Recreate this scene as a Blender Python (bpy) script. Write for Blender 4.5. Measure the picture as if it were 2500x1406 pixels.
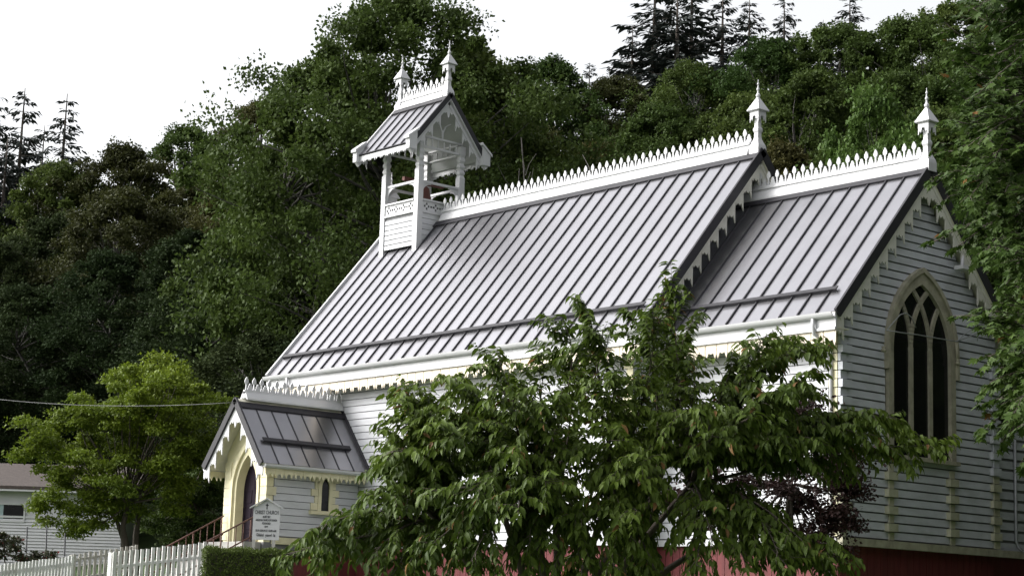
import bpy, bmesh, math, random
import numpy as np
from mathutils import Vector, Matrix

# ---------------------------------------------------------------- scene, camera, sky, sun
for o in list(bpy.data.objects): bpy.data.objects.remove(o)
sc = bpy.context.scene
COL = sc.collection
CAM = Vector((26.393, -32.556, -0.375))
YAW, PIT, ROL, FPX = -0.85428555, 0.17455529, 0.03113056, 4651.83      # focal length in pixels of a 2500 px wide frame
fwd = Vector((math.sin(YAW)*math.cos(PIT), math.cos(YAW)*math.cos(PIT), math.sin(PIT)))
r0 = Vector((math.cos(YAW), -math.sin(YAW), 0)); u0 = r0.cross(fwd)
rgt = r0*math.cos(ROL) + u0*math.sin(ROL); upv = -r0*math.sin(ROL) + u0*math.cos(ROL)
cd = bpy.data.cameras.new('camera'); cam = bpy.data.objects.new('camera', cd); COL.objects.link(cam)
cd.sensor_width = 36; cd.lens = 36*FPX/2500; cd.clip_start = .1; cd.clip_end = 2000
m = Matrix((rgt, upv, -fwd)).transposed().to_4x4(); m.translation = CAM
cam.matrix_world = m; sc.camera = cam

SUN = Vector((-0.60, -0.62, 0.62)).normalized()
w = bpy.data.worlds.new('World'); sc.world = w; w.use_nodes = True
nt = w.node_tree; nt.nodes.clear()
sky = nt.nodes.new('ShaderNodeTexSky'); sky.sky_type = 'NISHITA'; sky.sun_disc = False
sky.sun_elevation = math.asin(SUN.z); sky.sun_rotation = math.atan2(SUN.x, SUN.y)
sky.air_density = 1.0; sky.dust_density = 6.0; sky.ozone_density = 1.0
hs = nt.nodes.new('ShaderNodeHueSaturation'); hs.inputs['Saturation'].default_value = .12
bg = nt.nodes.new('ShaderNodeBackground'); bg.inputs['Strength'].default_value = .15
wo = nt.nodes.new('ShaderNodeOutputWorld')
nt.links.new(sky.outputs[0], hs.inputs['Color']); nt.links.new(hs.outputs[0], bg.inputs[0]); nt.links.new(bg.outputs[0], wo.inputs[0])
sd = bpy.data.lights.new('sun', 'SUN'); sd.energy = .6; sd.angle = math.radians(14); sd.color = (1, .96, .9)
so = bpy.data.objects.new('sun', sd); COL.objects.link(so)
so.rotation_euler = SUN.to_track_quat('Z', 'Y').to_euler()
vs = sc.view_settings; vs.view_transform = 'Standard'; vs.look = 'None'; vs.gamma = 1; vs.use_curve_mapping = False
vs.exposure = 1.27

# ---------------------------------------------------------------- helpers
def at(x, y, d):                                   # the point at depth d behind a spot of the photograph
    return CAM + (fwd + rgt*((x-1250)/FPX) - upv*((y-703)/FPX))*d
def tag(o, label=None, cat=None, group=None, kind=None):
    if label: o['label'] = label
    if cat: o['category'] = cat
    if group: o['group'] = group
    if kind: o['kind'] = kind
    return o
WL = {}                                            # world location of every object
def place(name, data, loc, parent=None):
    o = bpy.data.objects.new(name, data); COL.objects.link(o)
    loc = Vector(loc); WL[o] = loc
    if parent is not None:
        o.parent = parent; o.location = loc - WL[parent]
    else: o.location = loc
    return o
def empty(name, loc): return place(name, None, loc)

class MB:
    def __init__(s): s.v = []; s.f = []; s.smooth = False
    def box(s, x0, x1, y0, y1, z0, z1):
        b = len(s.v)
        s.v += [Vector((x, y, z)) for x in (x0, x1) for y in (y0, y1) for z in (z0, z1)]
        s.f += [tuple(b+i for i in q) for q in ((0,1,3,2),(4,6,7,5),(0,4,5,1),(2,3,7,6),(0,2,6,4),(1,5,7,3))]
        return s
    def prism(s, pts, fn, t0, t1):                 # polygon (a,b) extruded from t0 to t1, fn(a,b,t) -> xyz
        b = len(s.v); n = len(pts)
        for t in (t0, t1): s.v += [Vector(fn(p[0], p[1], t)) for p in pts]
        s.f.append(tuple(b+i for i in range(n))); s.f.append(tuple(b+n+i for i in reversed(range(n))))
        for i in range(n): j = (i+1) % n; s.f.append((b+i, b+n+i, b+n+j, b+j))
        return s
    def hexa(s, c8):                               # 8 corners in the order of box()
        b = len(s.v); s.v += [Vector(c) for c in c8]
        s.f += [tuple(b+i for i in q) for q in ((0,1,3,2),(4,6,7,5),(0,4,5,1),(2,3,7,6),(0,2,6,4),(1,5,7,3))]
        return s
    def tube(s, pts, rad, n=6, smooth=True):
        pts = [Vector(p) for p in pts]
        if not hasattr(rad, '__len__'): rad = [rad]*len(pts)
        b = len(s.v)
        ref = None
        for i, p in enumerate(pts):
            d = (pts[min(i+1, len(pts)-1)] - pts[max(i-1, 0)])
            d = d.normalized() if d.length > 1e-9 else Vector((0,0,1))
            if ref is None: ref = d.orthogonal().normalized()
            a = (ref - d*ref.dot(d)); a = a.normalized() if a.length > 1e-6 else d.orthogonal().normalized(); ref = a
            c = d.cross(a)
            for k in range(n):
                th = 2*math.pi*k/n
                s.v.append(p + (a*math.cos(th) + c*math.sin(th))*rad[i])
        for i in range(len(pts)-1):
            for k in range(n):
                k2 = (k+1) % n
                s.f.append((b+i*n+k, b+i*n+k2, b+(i+1)*n+k2, b+(i+1)*n+k))
        s.f.append(tuple(b+k for k in reversed(range(n)))); s.f.append(tuple(b+(len(pts)-1)*n+k for k in range(n)))
        s.smooth = smooth
        return s
    def lathe(s, prof, c, n=10, rot=0, sq=False):  # prof: (radius, z)
        b = len(s.v); c = Vector(c)
        for r, z in prof:
            for k in range(n):
                th = 2*math.pi*(k)/n + rot
                s.v.append(c + Vector((r*math.cos(th), r*math.sin(th), z)))
        for i in range(len(prof)-1):
            for k in range(n):
                k2 = (k+1) % n; s.f.append((b+i*n+k, b+i*n+k2, b+(i+1)*n+k2, b+(i+1)*n+k))
        s.f.append(tuple(b+k for k in reversed(range(n)))); s.f.append(tuple(b+(len(prof)-1)*n+k for k in range(n)))
        return s
    def mesh(s, name, mat, origin=None):
        if origin is None:
            lo = Vector([min(v[i] for v in s.v) for i in range(3)]); hi = Vector([max(v[i] for v in s.v) for i in range(3)])
            origin = (lo+hi)/2
        s.origin = Vector(origin)
        me = bpy.data.meshes.new(name); me.from_pydata([tuple(v-s.origin) for v in s.v], [], s.f)
        bm = bmesh.new(); bm.from_mesh(me); bmesh.ops.recalc_face_normals(bm, faces=bm.faces); bm.to_mesh(me); bm.free()
        me.materials.append(mat)
        if s.smooth:
            me.polygons.foreach_set('use_smooth', [True]*len(me.polygons))
        return me
    def build(s, name, mat, parent=None, origin=None):
        me = s.mesh(name, mat, origin); return place(name, me, s.origin, parent)
    def repeat(s, name, mat, parent, offs):        # the same piece at every offset, sharing one mesh
        me = s.mesh(name, mat)
        return [place(name, me, s.origin + Vector(o), parent) for o in offs]

def arrays_mesh(name, V, T, mat, smooth=False):
    me = bpy.data.meshes.new(name)
    V = np.asarray(V, np.float32); T = np.asarray(T, np.int32)
    me.vertices.add(len(V)); me.vertices.foreach_set('co', V.ravel())
    me.loops.add(T.size); me.loops.foreach_set('vertex_index', T.ravel())
    me.polygons.add(len(T)); me.polygons.foreach_set('loop_start', np.arange(0, T.size, 3, dtype=np.int32))
    me.update(calc_edges=True); me.materials.append(mat)
    return me

# ---------------------------------------------------------------- materials
def material(name, col, rough=.6, metal=0, spec=.5, var=.12, scale=6, bump=.0, bscale=40, stain=None, stain_amt=.0, stain_scale=1.5, stretch=(1,1,1)):
    M = bpy.data.materials.new(name); M.use_nodes = True; t = M.node_tree; L = t.links
    bs = t.nodes['Principled BSDF']
    co = t.nodes.new('ShaderNodeTexCoord'); mp = t.nodes.new('ShaderNodeMapping'); mp.inputs['Scale'].default_value = stretch
    oi = t.nodes.new('ShaderNodeObjectInfo'); add = t.nodes.new('ShaderNodeVectorMath'); add.operation = 'ADD'
    geo = t.nodes.new('ShaderNodeNewGeometry')
    L.new(geo.outputs['Position'], mp.inputs[0])
    n1 = t.nodes.new('ShaderNodeTexNoise'); n1.inputs['Scale'].default_value = scale; n1.inputs['Detail'].default_value = 5
    L.new(mp.outputs[0], n1.inputs['Vector'])
    mr = t.nodes.new('ShaderNodeMapRange'); mr.inputs['From Min'].default_value = .3; mr.inputs['From Max'].default_value = .7
    mr.inputs['To Min'].default_value = 1-var; mr.inputs['To Max'].default_value = 1+var*.35
    L.new(n1.outputs['Fac'], mr.inputs['Value'])
    rr = t.nodes.new('ShaderNodeMapRange'); rr.inputs['To Min'].default_value = 1-var*.5; rr.inputs['To Max'].default_value = 1
    L.new(oi.outputs['Random'], rr.inputs['Value'])
    mu = t.nodes.new('ShaderNodeMath'); mu.operation = 'MULTIPLY'; L.new(mr.outputs[0], mu.inputs[0]); L.new(rr.outputs[0], mu.inputs[1])
    vm = t.nodes.new('ShaderNodeVectorMath'); vm.operation = 'SCALE'; vm.inputs[0].default_value = col[:3]; L.new(mu.outputs[0], vm.inputs['Scale'])
    out = vm.outputs[0]
    if stain is not None:
        n2 = t.nodes.new('ShaderNodeTexNoise'); n2.inputs['Scale'].default_value = stain_scale; n2.inputs['Detail'].default_value = 8; n2.inputs['Roughness'].default_value = .65
        L.new(mp.outputs[0], n2.inputs['Vector'])
        r2 = t.nodes.new('ShaderNodeMapRange'); r2.inputs['From Min'].default_value = .48; r2.inputs['From Max'].default_value = .72; r2.inputs['To Max'].default_value = stain_amt
        L.new(n2.outputs['Fac'], r2.inputs['Value'])
        mx = t.nodes.new('ShaderNodeMix'); mx.data_type = 'RGBA'; L.new(r2.outputs[0], mx.inputs['Factor']); L.new(out, mx.inputs['A']); mx.inputs['B'].default_value = (*stain, 1)
        out = mx.outputs['Result']
    L.new(out, bs.inputs['Base Color'])
    bs.inputs['Roughness'].default_value = rough; bs.inputs['Metallic'].default_value = metal; bs.inputs['Specular IOR Level'].default_value = spec
    if bump:
        n3 = t.nodes.new('ShaderNodeTexNoise'); n3.inputs['Scale'].default_value = bscale; n3.inputs['Detail'].default_value = 4; L.new(mp.outputs[0], n3.inputs['Vector'])
        bp = t.nodes.new('ShaderNodeBump'); bp.inputs['Strength'].default_value = bump; bp.inputs['Distance'].default_value = .02
        L.new(n3.outputs['Fac'], bp.inputs['Height']); L.new(bp.outputs[0], bs.inputs['Normal'])
    return M

def leaf_material(name, a, b, transl=.25, rough=.45, spec=.35, hue=0., accent=None, accent_amt=0.):
    M = bpy.data.materials.new(name); M.use_nodes = True; t = M.node_tree; L = t.links
    bs = t.nodes['Principled BSDF']; out = t.nodes['Material Output']
    geo = t.nodes.new('ShaderNodeNewGeometry'); oi = t.nodes.new('ShaderNodeObjectInfo')
    nz = t.nodes.new('ShaderNodeTexNoise'); nz.inputs['Scale'].default_value = .45; nz.inputs['Detail'].default_value = 3
    L.new(geo.outputs['Position'], nz.inputs['Vector'])
    ad = t.nodes.new('ShaderNodeMath'); ad.operation = 'MULTIPLY_ADD'; ad.inputs[1].default_value = .45
    L.new(geo.outputs['Random Per Island'], ad.inputs[0])
    ms = t.nodes.new('ShaderNodeMapRange'); ms.inputs['From Min'].default_value = .32; ms.inputs['From Max'].default_value = .68; ms.inputs['To Max'].default_value = .55
    L.new(nz.outputs['Fac'], ms.inputs['Value']); L.new(ms.outputs[0], ad.inputs[2])
    mx = t.nodes.new('ShaderNodeMix'); mx.data_type = 'RGBA'; L.new(ad.outputs[0], mx.inputs['Factor']); mx.inputs['A'].default_value = (*a, 1); mx.inputs['B'].default_value = (*b, 1)
    col = mx.outputs['Result']
    if accent:
        wn = t.nodes.new('ShaderNodeMath'); wn.operation = 'GREATER_THAN'; wn.inputs[1].default_value = 1-accent_amt
        L.new(geo.outputs['Random Per Island'], wn.inputs[0])
        m2 = t.nodes.new('ShaderNodeMix'); m2.data_type = 'RGBA'; L.new(wn.outputs[0], m2.inputs['Factor']); L.new(col, m2.inputs['A']); m2.inputs['B'].default_value = (*accent, 1); col = m2.outputs['Result']
    if hue:
        hv = t.nodes.new('ShaderNodeHueSaturation'); r1 = t.nodes.new('ShaderNodeMapRange'); r1.inputs['To Min'].default_value = .5-hue; r1.inputs['To Max'].default_value = .5+hue*.35
        L.new(oi.outputs['Random'], r1.inputs['Value']); L.new(r1.outputs[0], hv.inputs['Hue'])
        r3 = t.nodes.new('ShaderNodeMapRange'); r3.inputs['To Min'].default_value = 1.2; r3.inputs['To Max'].default_value = .75
        L.new(oi.outputs['Random'], r3.inputs['Value']); L.new(r3.outputs[0], hv.inputs['Value'])
        L.new(col, hv.inputs['Color']); col = hv.outputs[0]
    L.new(col, bs.inputs['Base Color']); bs.inputs['Roughness'].default_value = rough; bs.inputs['Specular IOR Level'].default_value = spec
    tr = t.nodes.new('ShaderNodeBsdfTranslucent'); L.new(col, tr.inputs[0])
    mi = t.nodes.new('ShaderNodeMixShader'); mi.inputs[0].default_value = transl
    L.new(bs.outputs[0], mi.inputs[1]); L.new(tr.outputs[0], mi.inputs[2]); L.new(mi.outputs[0], out.inputs['Surface'])
    return M

WHITE = material('white_paint', (.50,.50,.515), .5, var=.06, scale=3, bump=.08, stain=(.42,.42,.38), stain_amt=.10)
SIDING = material('siding_paint', (.50,.505,.53), .55, var=.07, scale=2.5, bump=.12, bscale=25, stain=(.36,.37,.36), stain_amt=.35, stain_scale=1.2, stretch=(1,1,2.5))
OLDSHADEPAINT = material('weathered_shade_toned_siding', (.47,.485,.52), .65, var=.10, scale=2.5, bump=.2, bscale=25, stain=(.27,.28,.26), stain_amt=.5, stain_scale=1.2, stretch=(1,1,2.5))  # east-side copy of the siding paint: weathering plus shade darkened into the colour
CREAM = material('cream_paint', (.66,.61,.41), .6, var=.10, scale=4, bump=.12, stain=(.34,.31,.19), stain_amt=.45, stain_scale=2.2)
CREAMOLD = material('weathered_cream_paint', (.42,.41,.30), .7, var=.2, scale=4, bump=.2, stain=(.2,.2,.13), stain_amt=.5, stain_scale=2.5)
BARGE = material('bargeboard_paint', (.60,.59,.53), .6, var=.12, scale=5, bump=.1, stain=(.4,.38,.3), stain_amt=.3)
PEACH = material('valance_paint', (.66,.58,.47), .6, var=.10, scale=5, bump=.08)
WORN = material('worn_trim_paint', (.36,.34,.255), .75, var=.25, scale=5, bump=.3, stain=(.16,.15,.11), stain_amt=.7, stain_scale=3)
ROOF = material('roof_metal', (.325,.322,.345), .28, metal=.9, var=.06, scale=2, bump=.006, bscale=3, stretch=(1,1,1))
FLASH = material('dark_flashing', (.028,.027,.032), .5, metal=.0, spec=.25, var=.1)
SEAM = material('dark_seam_metal', (.045,.044,.050), .4, metal=.3, spec=.3, var=.1)
RED = material('red_boards', (.115,.014,.017), .75, var=.25, scale=4, bump=.2, stain=(.14,.03,.025), stain_amt=.6, stretch=(3,3,.6))
DARK = material('backing_boards', (.16,.16,.165), .8)
SOFFIT = material('soffit_paint', (.62,.60,.50), .7, var=.12, stain=(.3,.28,.2), stain_amt=.4)
GLASS = material('dark_glass', (.008,.008,.010), .12, spec=.3, var=.3)
DOOR = material('door_paint', (.020,.014,.021), .8, spec=.1, var=.2, stretch=(3,3,.5))
RUST = material('rusty_iron', (.115,.05,.036), .8, var=.35, scale=14, bump=.3)
BARK = material('bark', (.075,.06,.048), .9, var=.4, scale=7, bump=.6, bscale=20, stretch=(1,1,.3))
ALDERBARK = material('dark_alder_bark', (.075,.07,.062), .9, var=.4, scale=4, bump=.4)
DEADWOOD = material('grey_dead_wood', (.13,.12,.11), .9, var=.3, scale=4)
BRONZE = material('bell_metal', (.11,.035,.025), .6, metal=.3, var=.2)
CONC = material('weathered_concrete', (.33,.32,.30), .85, var=.25, bump=.3, stain=(.15,.15,.12), stain_amt=.5)
FENCE = material('fence_paint', (.76,.76,.75), .65, var=.14, scale=5, bump=.2, stain=(.34,.33,.27), stain_amt=.5, stain_scale=3, stretch=(1,1,.5))
OLDWOOD = material('grey_weathered_wood', (.42,.41,.38), .85, var=.25, scale=6, bump=.4, stain=(.2,.19,.16), stain_amt=.5, stretch=(2,2,.4))
SHINGLE = material('brown_shingles', (.068,.052,.046), .9, var=.35, scale=9, bump=.4)
BLACK = material('sign_lettering', (.03,.03,.035), .6, var=.05)
STEEL = material('grey_steel', (.35,.36,.37), .5, metal=.5)
CABLE = material('dark_cable', (.10,.10,.10), .7)
SOIL = material('hill_soil', (.05,.045,.03), .95, var=.4, scale=1.5, bump=.5, bscale=6)
GRASS = material('lawn', (.06,.10,.03), .9, var=.4, scale=3, bump=.5, bscale=30)

# ---------------------------------------------------------------- ground and hill
GH = Vector((math.sin(YAW), math.cos(YAW), 0)); RH = Vector((math.cos(YAW), -math.sin(YAW), 0))
def sst(a, b, x): t = min(1, max(0, (x-a)/(b-a))); return t*t*(3-2*t)
def ground_z(x, y):
    p = Vector((x, y, 0)) - Vector((CAM.x, CAM.y, 0)); s = p.dot(GH); l = p.dot(RH)
    z = -2.0 + 1.6*sst(8, 36, s) + .4*sst(36, 48, s)
    k = .42 + .58*sst(-.30, -.06, l/max(s, 20))
    h = max(0, s-70); h = h*.44 if h < 80 else 80*.44 + (h-80)*.1
    return z + h*k
g = MB(); N = 90
for i in range(N+1):
    for j in range(N+1):
        s = -60 + 460*(i/N)**1.5; l = -260 + 520*j/N
        p = Vector((CAM.x, CAM.y, 0)) + GH*s + RH*l
        g.v.append(Vector((p.x, p.y, ground_z(p.x, p.y) + (.25*math.sin(p.x*.7)*math.sin(p.y*.6) if s > 72 else 0))))
for i in range(N):
    for j in range(N): a = i*(N+1)+j; g.f.append((a, a+1, a+N+2, a+N+1))
g.smooth = True
tag(g.build('ground', GRASS), kind='structure')

# ---------------------------------------------------------------- church
ZS = 1.6; YR = 2.9                                  # sill height, ridge line
church = tag(empty('church', (-10, 2.9, 0)), 'white wooden church with grey seamed metal roofs, open belfry and lacy ridge cresting', 'church')
NX0, NX1, NY0, NY1, NZR, NSL, NYE = -20.05, -5.55, -.85, 6.65, 11.62, 1.2, -1.3      # nave
CX1, CZR, CSL, CYE = 0., 10.38, 1.135, -.5                                            # chancel
BH = .19                                            # exposed height of a siding board

def board(bm, a0, a1, z, fn, h=BH, gap=.026, prj=.036):
    # a rusticated board: proud face, recessed joint along its lower edge. fn(a, z, out)
    b = [(a0, z+gap, 0), (a0, z+h, 0), (a0, z+gap, prj), (a0, z+h, prj*.72), (a1, z+gap, 0), (a1, z+h, 0), (a1, z+gap, prj), (a1, z+h, prj*.72)]
    bm.hexa([fn(*q) for q in b])

# --- nave walls
FN = lambda a, z, o: (a, NY0-o, z)
nave = MB(); nave.box(NX0, NX1, NY0, NY0+.2, ZS, 6.75); nave.box(NX0, NX1, NY1-.2, NY1, ZS, 6.75)
for x in (NX0, NX1-.2):
    nave.prism([(NY0+.2, ZS), (NY1-.2, ZS), (NY1-.2, 6.75), (YR, 6.75+(YR-NY0-.2)*NSL), (NY0+.2, 6.75)], lambda a, b, t: (t, a, b), x, x+.2)
nave = nave.build('nave_wall', DARK, church)
z = ZS+.10
while z < 6.5:
    bm = MB(); board(bm, NX0+.02, NX1-.02, z, FN, gap=.02, prj=.03); bm.build('siding_board', SIDING, nave); z += BH
z = ZS+.10                                          # boards on the east return beside and above the chancel roof
while z < 11.2:
    top = YR-(NZR-.35-z-BH)/NSL
    a0 = max(NY0+.0, top); 
    cut = 0-.02 if z < 6.9 else None
    a1 = (-.02 if z < 6.6 else YR-(CZR-z)/CSL if z < CZR else None)
    if a1 is None: a1 = 2*YR-a0
    if a1-a0 > .12:
        bm = MB(); board(bm, a0, a1, z, lambda a, zz, o: (NX1+o, a, zz)); bm.build('siding_board', OLDSHADEPAINT, nave)
    z += BH
for k in range(25):
    bm = MB(); zz = ZS+.1+k*BH; wd = .26 if k % 2 else .16
    bm.box(NX1-wd, NX1+.05, NY0-.05, NY0-.028, zz+.01, zz+BH-.004); bm.build('quoin', CREAM, nave)
bm = MB(); bm.box(NX0-.06, NX1+.06, NY0-.09, NY0-.001, ZS-.06, ZS+.085); bm.build('water_table', WHITE, nave)
# --- base under the nave and the chancel: red vertical boards
base = MB(); base.box(NX0+.06, NX1-.02, NY0+.06, NY1-.06, -.6, ZS-.03); base.box(NX1-.02, -.06, .06, 5.74, -.6, ZS-.03)
base = base.build('basement_wall', RED, church)
bm = MB(); bm.box(-.11, .11, -.012, .012, -.6, ZS-.065)
n = int((NX1-NX0)/.235)
bm.repeat('base_board', RED, base, [((NX0+.2+.235*k), NY0+.045, 0) for k in range(n)] + [(NX1+.2+.235*k, .045, 0) for k in range(23)])
bm = MB(); bm.box(-.012, .012, -.11, .11, -.6, ZS-.065)
bm.repeat('base_board', RED, base, [(-.05, .17+.235*k, 0) for k in range(24)])

# --- chancel walls
chan = MB(); chan.box(NX1, -.2, 0, .2, ZS, 6.7); chan.box(NX1, -.2, 5.6, 5.8, ZS, 6.7)
chan.prism([(0, ZS), (5.8, ZS), (5.8, 6.75), (YR, 6.75+YR*CSL), (0, 6.75)], lambda a, b, t: (t, a, b), -.2, -.02)
chan = chan.build('chancel_wall', DARK, church)
z = ZS+.10
while z < 6.45:
    bm = MB(); board(bm, NX1+.02, -.30, z, lambda a, zz, o: (a, -o, zz), gap=.02, prj=.03); bm.build('siding_board', SIDING, chan); z += BH
# pointed window geometry on the east wall
WC, WHW, WSP, WR, WBOT = 2.86, 1.20, 6.0, 1.95, 3.62         # centre, half width, springing, arc radius, bottom
def arch_z(dy, hw=WHW, R=WR, sp=WSP):               # height of the pointed arch over the springing at offset dy
    a = abs(dy)
    if a >= hw: return sp
    c = hw - R                                       # the arc on the +side is centred at c
    return sp + math.sqrt(max(0, R*R-(a-c)**2))
def arch_half(zz, hw=WHW, R=WR, sp=WSP):
    if zz <= sp: return hw
    q = R*R-(zz-sp)**2
    return max(0, (hw-R)+math.sqrt(q)) if q > 0 else 0
APEX = arch_z(0)
EF = lambda a, zz, o: (-.02+o, a, zz)
z = ZS+.10
while z < 10.0:
    lo = max(.0, YR-(CZR-.40-z-BH*.5)/CSL) if z > 6.3 else 0.
    hi = 2*YR-lo if lo > 0 else 5.8
    if hi-lo > .1:
        segs = [(lo, hi)]
        if z+BH > WBOT and z < APEX:
            hw = arch_half(z+BH*.5)+.10
            segs = [(lo, WC-hw), (WC+hw, hi)] if hw > .12 else segs
        for a0, a1 in segs:
            if a1-a0 > .05:
                bm = MB(); board(bm, a0+.004, a1-.004, z, EF, gap=.034, prj=.05); bm.build('siding_board', OLDSHADEPAINT, chan)
    z += BH
def quoin(y0, y1, zz, mat, out=.09):
    bm = MB(); bm.box(-.015, out, y0, y1, zz+.012, zz+BH-.006); bm.build('quoin', mat, chan)
for k in range(24):
    zz = ZS+.1+k*BH; wd = .28 if k % 2 else .17
    mat = OLDSHADEPAINT if k > 8 else CREAMOLD
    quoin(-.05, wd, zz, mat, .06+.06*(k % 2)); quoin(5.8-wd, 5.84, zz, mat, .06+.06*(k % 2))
    bm = MB(); bm.box(-wd*.9, -.02, -.07 if k % 2 else -.06, -.03, zz+.012, zz+BH-.006); bm.build('quoin', CREAM, chan)
for yc in (1.72, 3.98):                              # quoined strips under the window
    for k in range(10):
        zz = ZS+.1+k*BH; wd = .19 if k % 2 else .07
        if zz < WBOT-.3: quoin(yc-wd, yc+.09+.05*(k % 2), zz, CREAMOLD, .065+.08*(k % 2))
bm = MB(); bm.box(-.03, .13, -.06, 8.4, ZS-.07, ZS+.095); bm.build('water_table', WORN, chan)
bm = MB(); bm.box(NX1+.07, -.03, -.09, -.001, ZS-.06, ZS+.085); bm.build('water_table', WHITE, chan)
# window: frame, mullions, intersecting tracery, glass
def arc_pts(hw, R, sp, n=14):
    c = hw-R; th1 = math.acos(max(-1, min(1, (0-c)/R)))
    right = [(c+R*math.cos(th1*i/n), sp+R*math.sin(th1*i/n)) for i in range(n+1)]
    return [(-a, b) for a, b in right] + [(a, b) for a, b in reversed(right[:-1])]
def band(bm, outer, inner, fn, t0, t1):              # a strip between two curves with the same point count
    n = len(outer)
    for i in range(n-1):
        o0, o1, i0, i1 = outer[i], outer[i+1], inner[i], inner[i+1]
        bm.prism([o0, o1, i1, i0], fn, t0, t1)
WF = lambda a, zz, o: (o, WC+a, zz)
def ring(hw_o, hw_i, extra, t0, t1, bot):
    bm = MB(); Ro = WR*hw_o/WHW; Ri = WR*hw_i/WHW
    o = [(-hw_o, bot)] + arc_pts(hw_o, Ro, WSP) + [(hw_o, bot)]; i = [(-hw_i, bot)] + arc_pts(hw_i, Ri, WSP) + [(hw_i, bot)]
    band(bm, o, i, WF, t0, t1); return bm
ew = ring(WHW+.05, WHW-.13, 0, -.05, .09, WBOT).build('east_window', WORN, church)
ring(WHW+.13, WHW+.052, 0, -.02, .15, WBOT+1.9).build('hood_mould', WORN, ew)
bm = MB(); pts = [(-WHW+.1, WBOT)] + arc_pts(WHW-.1, WR*(WHW-.1)/WHW, WSP) + [(WHW-.1, WBOT)]
bm.prism(pts, WF, -.012, -.006); bm.build('pane', GLASS, ew)
bm = MB(); bm.box(-.02, .17, WC-WHW-.1, WC+WHW+.1, WBOT-.09, WBOT); bm.build('sill', WORN, ew)
hi_ = WHW-.12; mpos = [-hi_/3, hi_/3]
def bar_path(path, wd, t0, t1):
    bm = MB()
    for i in range(len(path)-1):
        (a0, b0), (a1, b1) = path[i], path[i+1]; d = Vector((a1-a0, b1-b0)); d.normalize(); nn = Vector((-d.y, d.x))*wd/2; e = d*.008
        bm.prism([(a0-e.x+nn.x, b0-e.y+nn.y), (a1+e.x+nn.x, b1+e.y+nn.y), (a1+e.x-nn.x, b1+e.y-nn.y), (a0-e.x-nn.x, b0-e.y-nn.y)], WF, t0, t1)
    return bm
Ri = WR*hi_/WHW
for mi, m0 in enumerate(mpos):
    bar_path([(m0, WBOT), (m0, WSP+.1)], .13, -.045, .045).build('mullion', WORN, ew)
    for sgn in (-1, 1):                              # the arcs of the main arch repeated from each mullion
        path = []
        for i in range(30):
            th = i*.055; a = m0+sgn*(Ri*(1-math.cos(th))); b = WSP+.1+Ri*math.sin(th)
            if b > arch_z(a, hi_, Ri)+.02 or abs(a) > hi_: break
            path.append((a, b))
        if len(path) > 2: bar_path(path, .11, -.043-.002*sgn, .040+.003*sgn+.002*mi).build('tracery_bar', WORN, ew)

# --- roofs
def slope_fn(kind, yr=YR, zr=0, sl=1, xc=0):
    # u along the ridge, v horizontal distance from the ridge, n height square to the slope
    c = 1/math.sqrt(1+sl*sl); s = sl*c
    if kind == 'S': return lambda u, v, n: (u, yr-v-n*s, zr-v*sl+n*c)
    if kind == 'N': return lambda u, v, n: (u, yr+v+n*s, zr-v*sl+n*c)
    if kind == 'E': return lambda u, v, n: (xc+v+n*s, u, zr-v*sl+n*c)
    if kind == 'W': return lambda u, v, n: (xc-v-n*s, u, zr-v*sl+n*c)
def fbox(fn, u0, u1, v0, v1, n0, n1):
    bm = MB(); bm.hexa([fn(u, v, n) for u in (u0, u1) for v in (v0, v1) for n in (n0, n1)]); return bm
def roof_side(parent, kind, u0, u1, zr, sl, vmax, pitch, yr=YR, xc=0, rail=True, vtop=.10, rib=.05, first=None, udir=(1,0,0)):
    fn = slope_fn(kind, yr, zr, sl, xc); ud = Vector(udir)
    n = max(1, round((u1-u0)/pitch)); p = (u1-u0)/n
    fbox(fn, 0, p-.002, vtop, vmax, 0, .012).repeat('roof_panel', ROOF, parent, [ud*(u0+k*p) for k in range(n)])
    fbox(fn, -.016, .016, vtop, vmax+.004, .002, rib).repeat('seam', SEAM, parent, [ud*(u0+k*p) for k in range(1, n)])
    if kind in 'SN': fbox(fn, u0, u1, vtop, vtop+.13, .013, .062).build('ridge_flashing', FLASH, parent)
    if rail:
        fbox(fn, u0+(.1 if kind == 'S' else .25), u1-.32, vmax-.47, vmax-.455, .0, .10).build('snow_guard', FLASH, parent)
        fbox(fn, u0+(.1 if kind == 'S' else .25), u1-.32, vmax-.54, vmax-.471, .062, .085).build('snow_guard', FLASH, parent)
def deck(name, x0, x1, zr, sl, vmax, mat=SOFFIT, th=.16):
    bm = MB()
    for kind in 'SN':
        fn = slope_fn(kind, YR, zr, sl)
        bm.hexa([fn(u, v, n) for u in (x0, x1) for v in (0, vmax) for n in (-th, -.002)])
    return bm.build(name, mat, church)
def verge(parent, fn2, u, du, zr, sl, vmax, side, th=.15):    # dark capping along a verge; fn2 for each slope
    for kind in side:
        fn = slope_fn(kind, YR, zr, sl)
        fbox(fn, u, u+du, .0, vmax+.01, -th, .075).build('verge_flashing', FLASH, parent)

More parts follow.
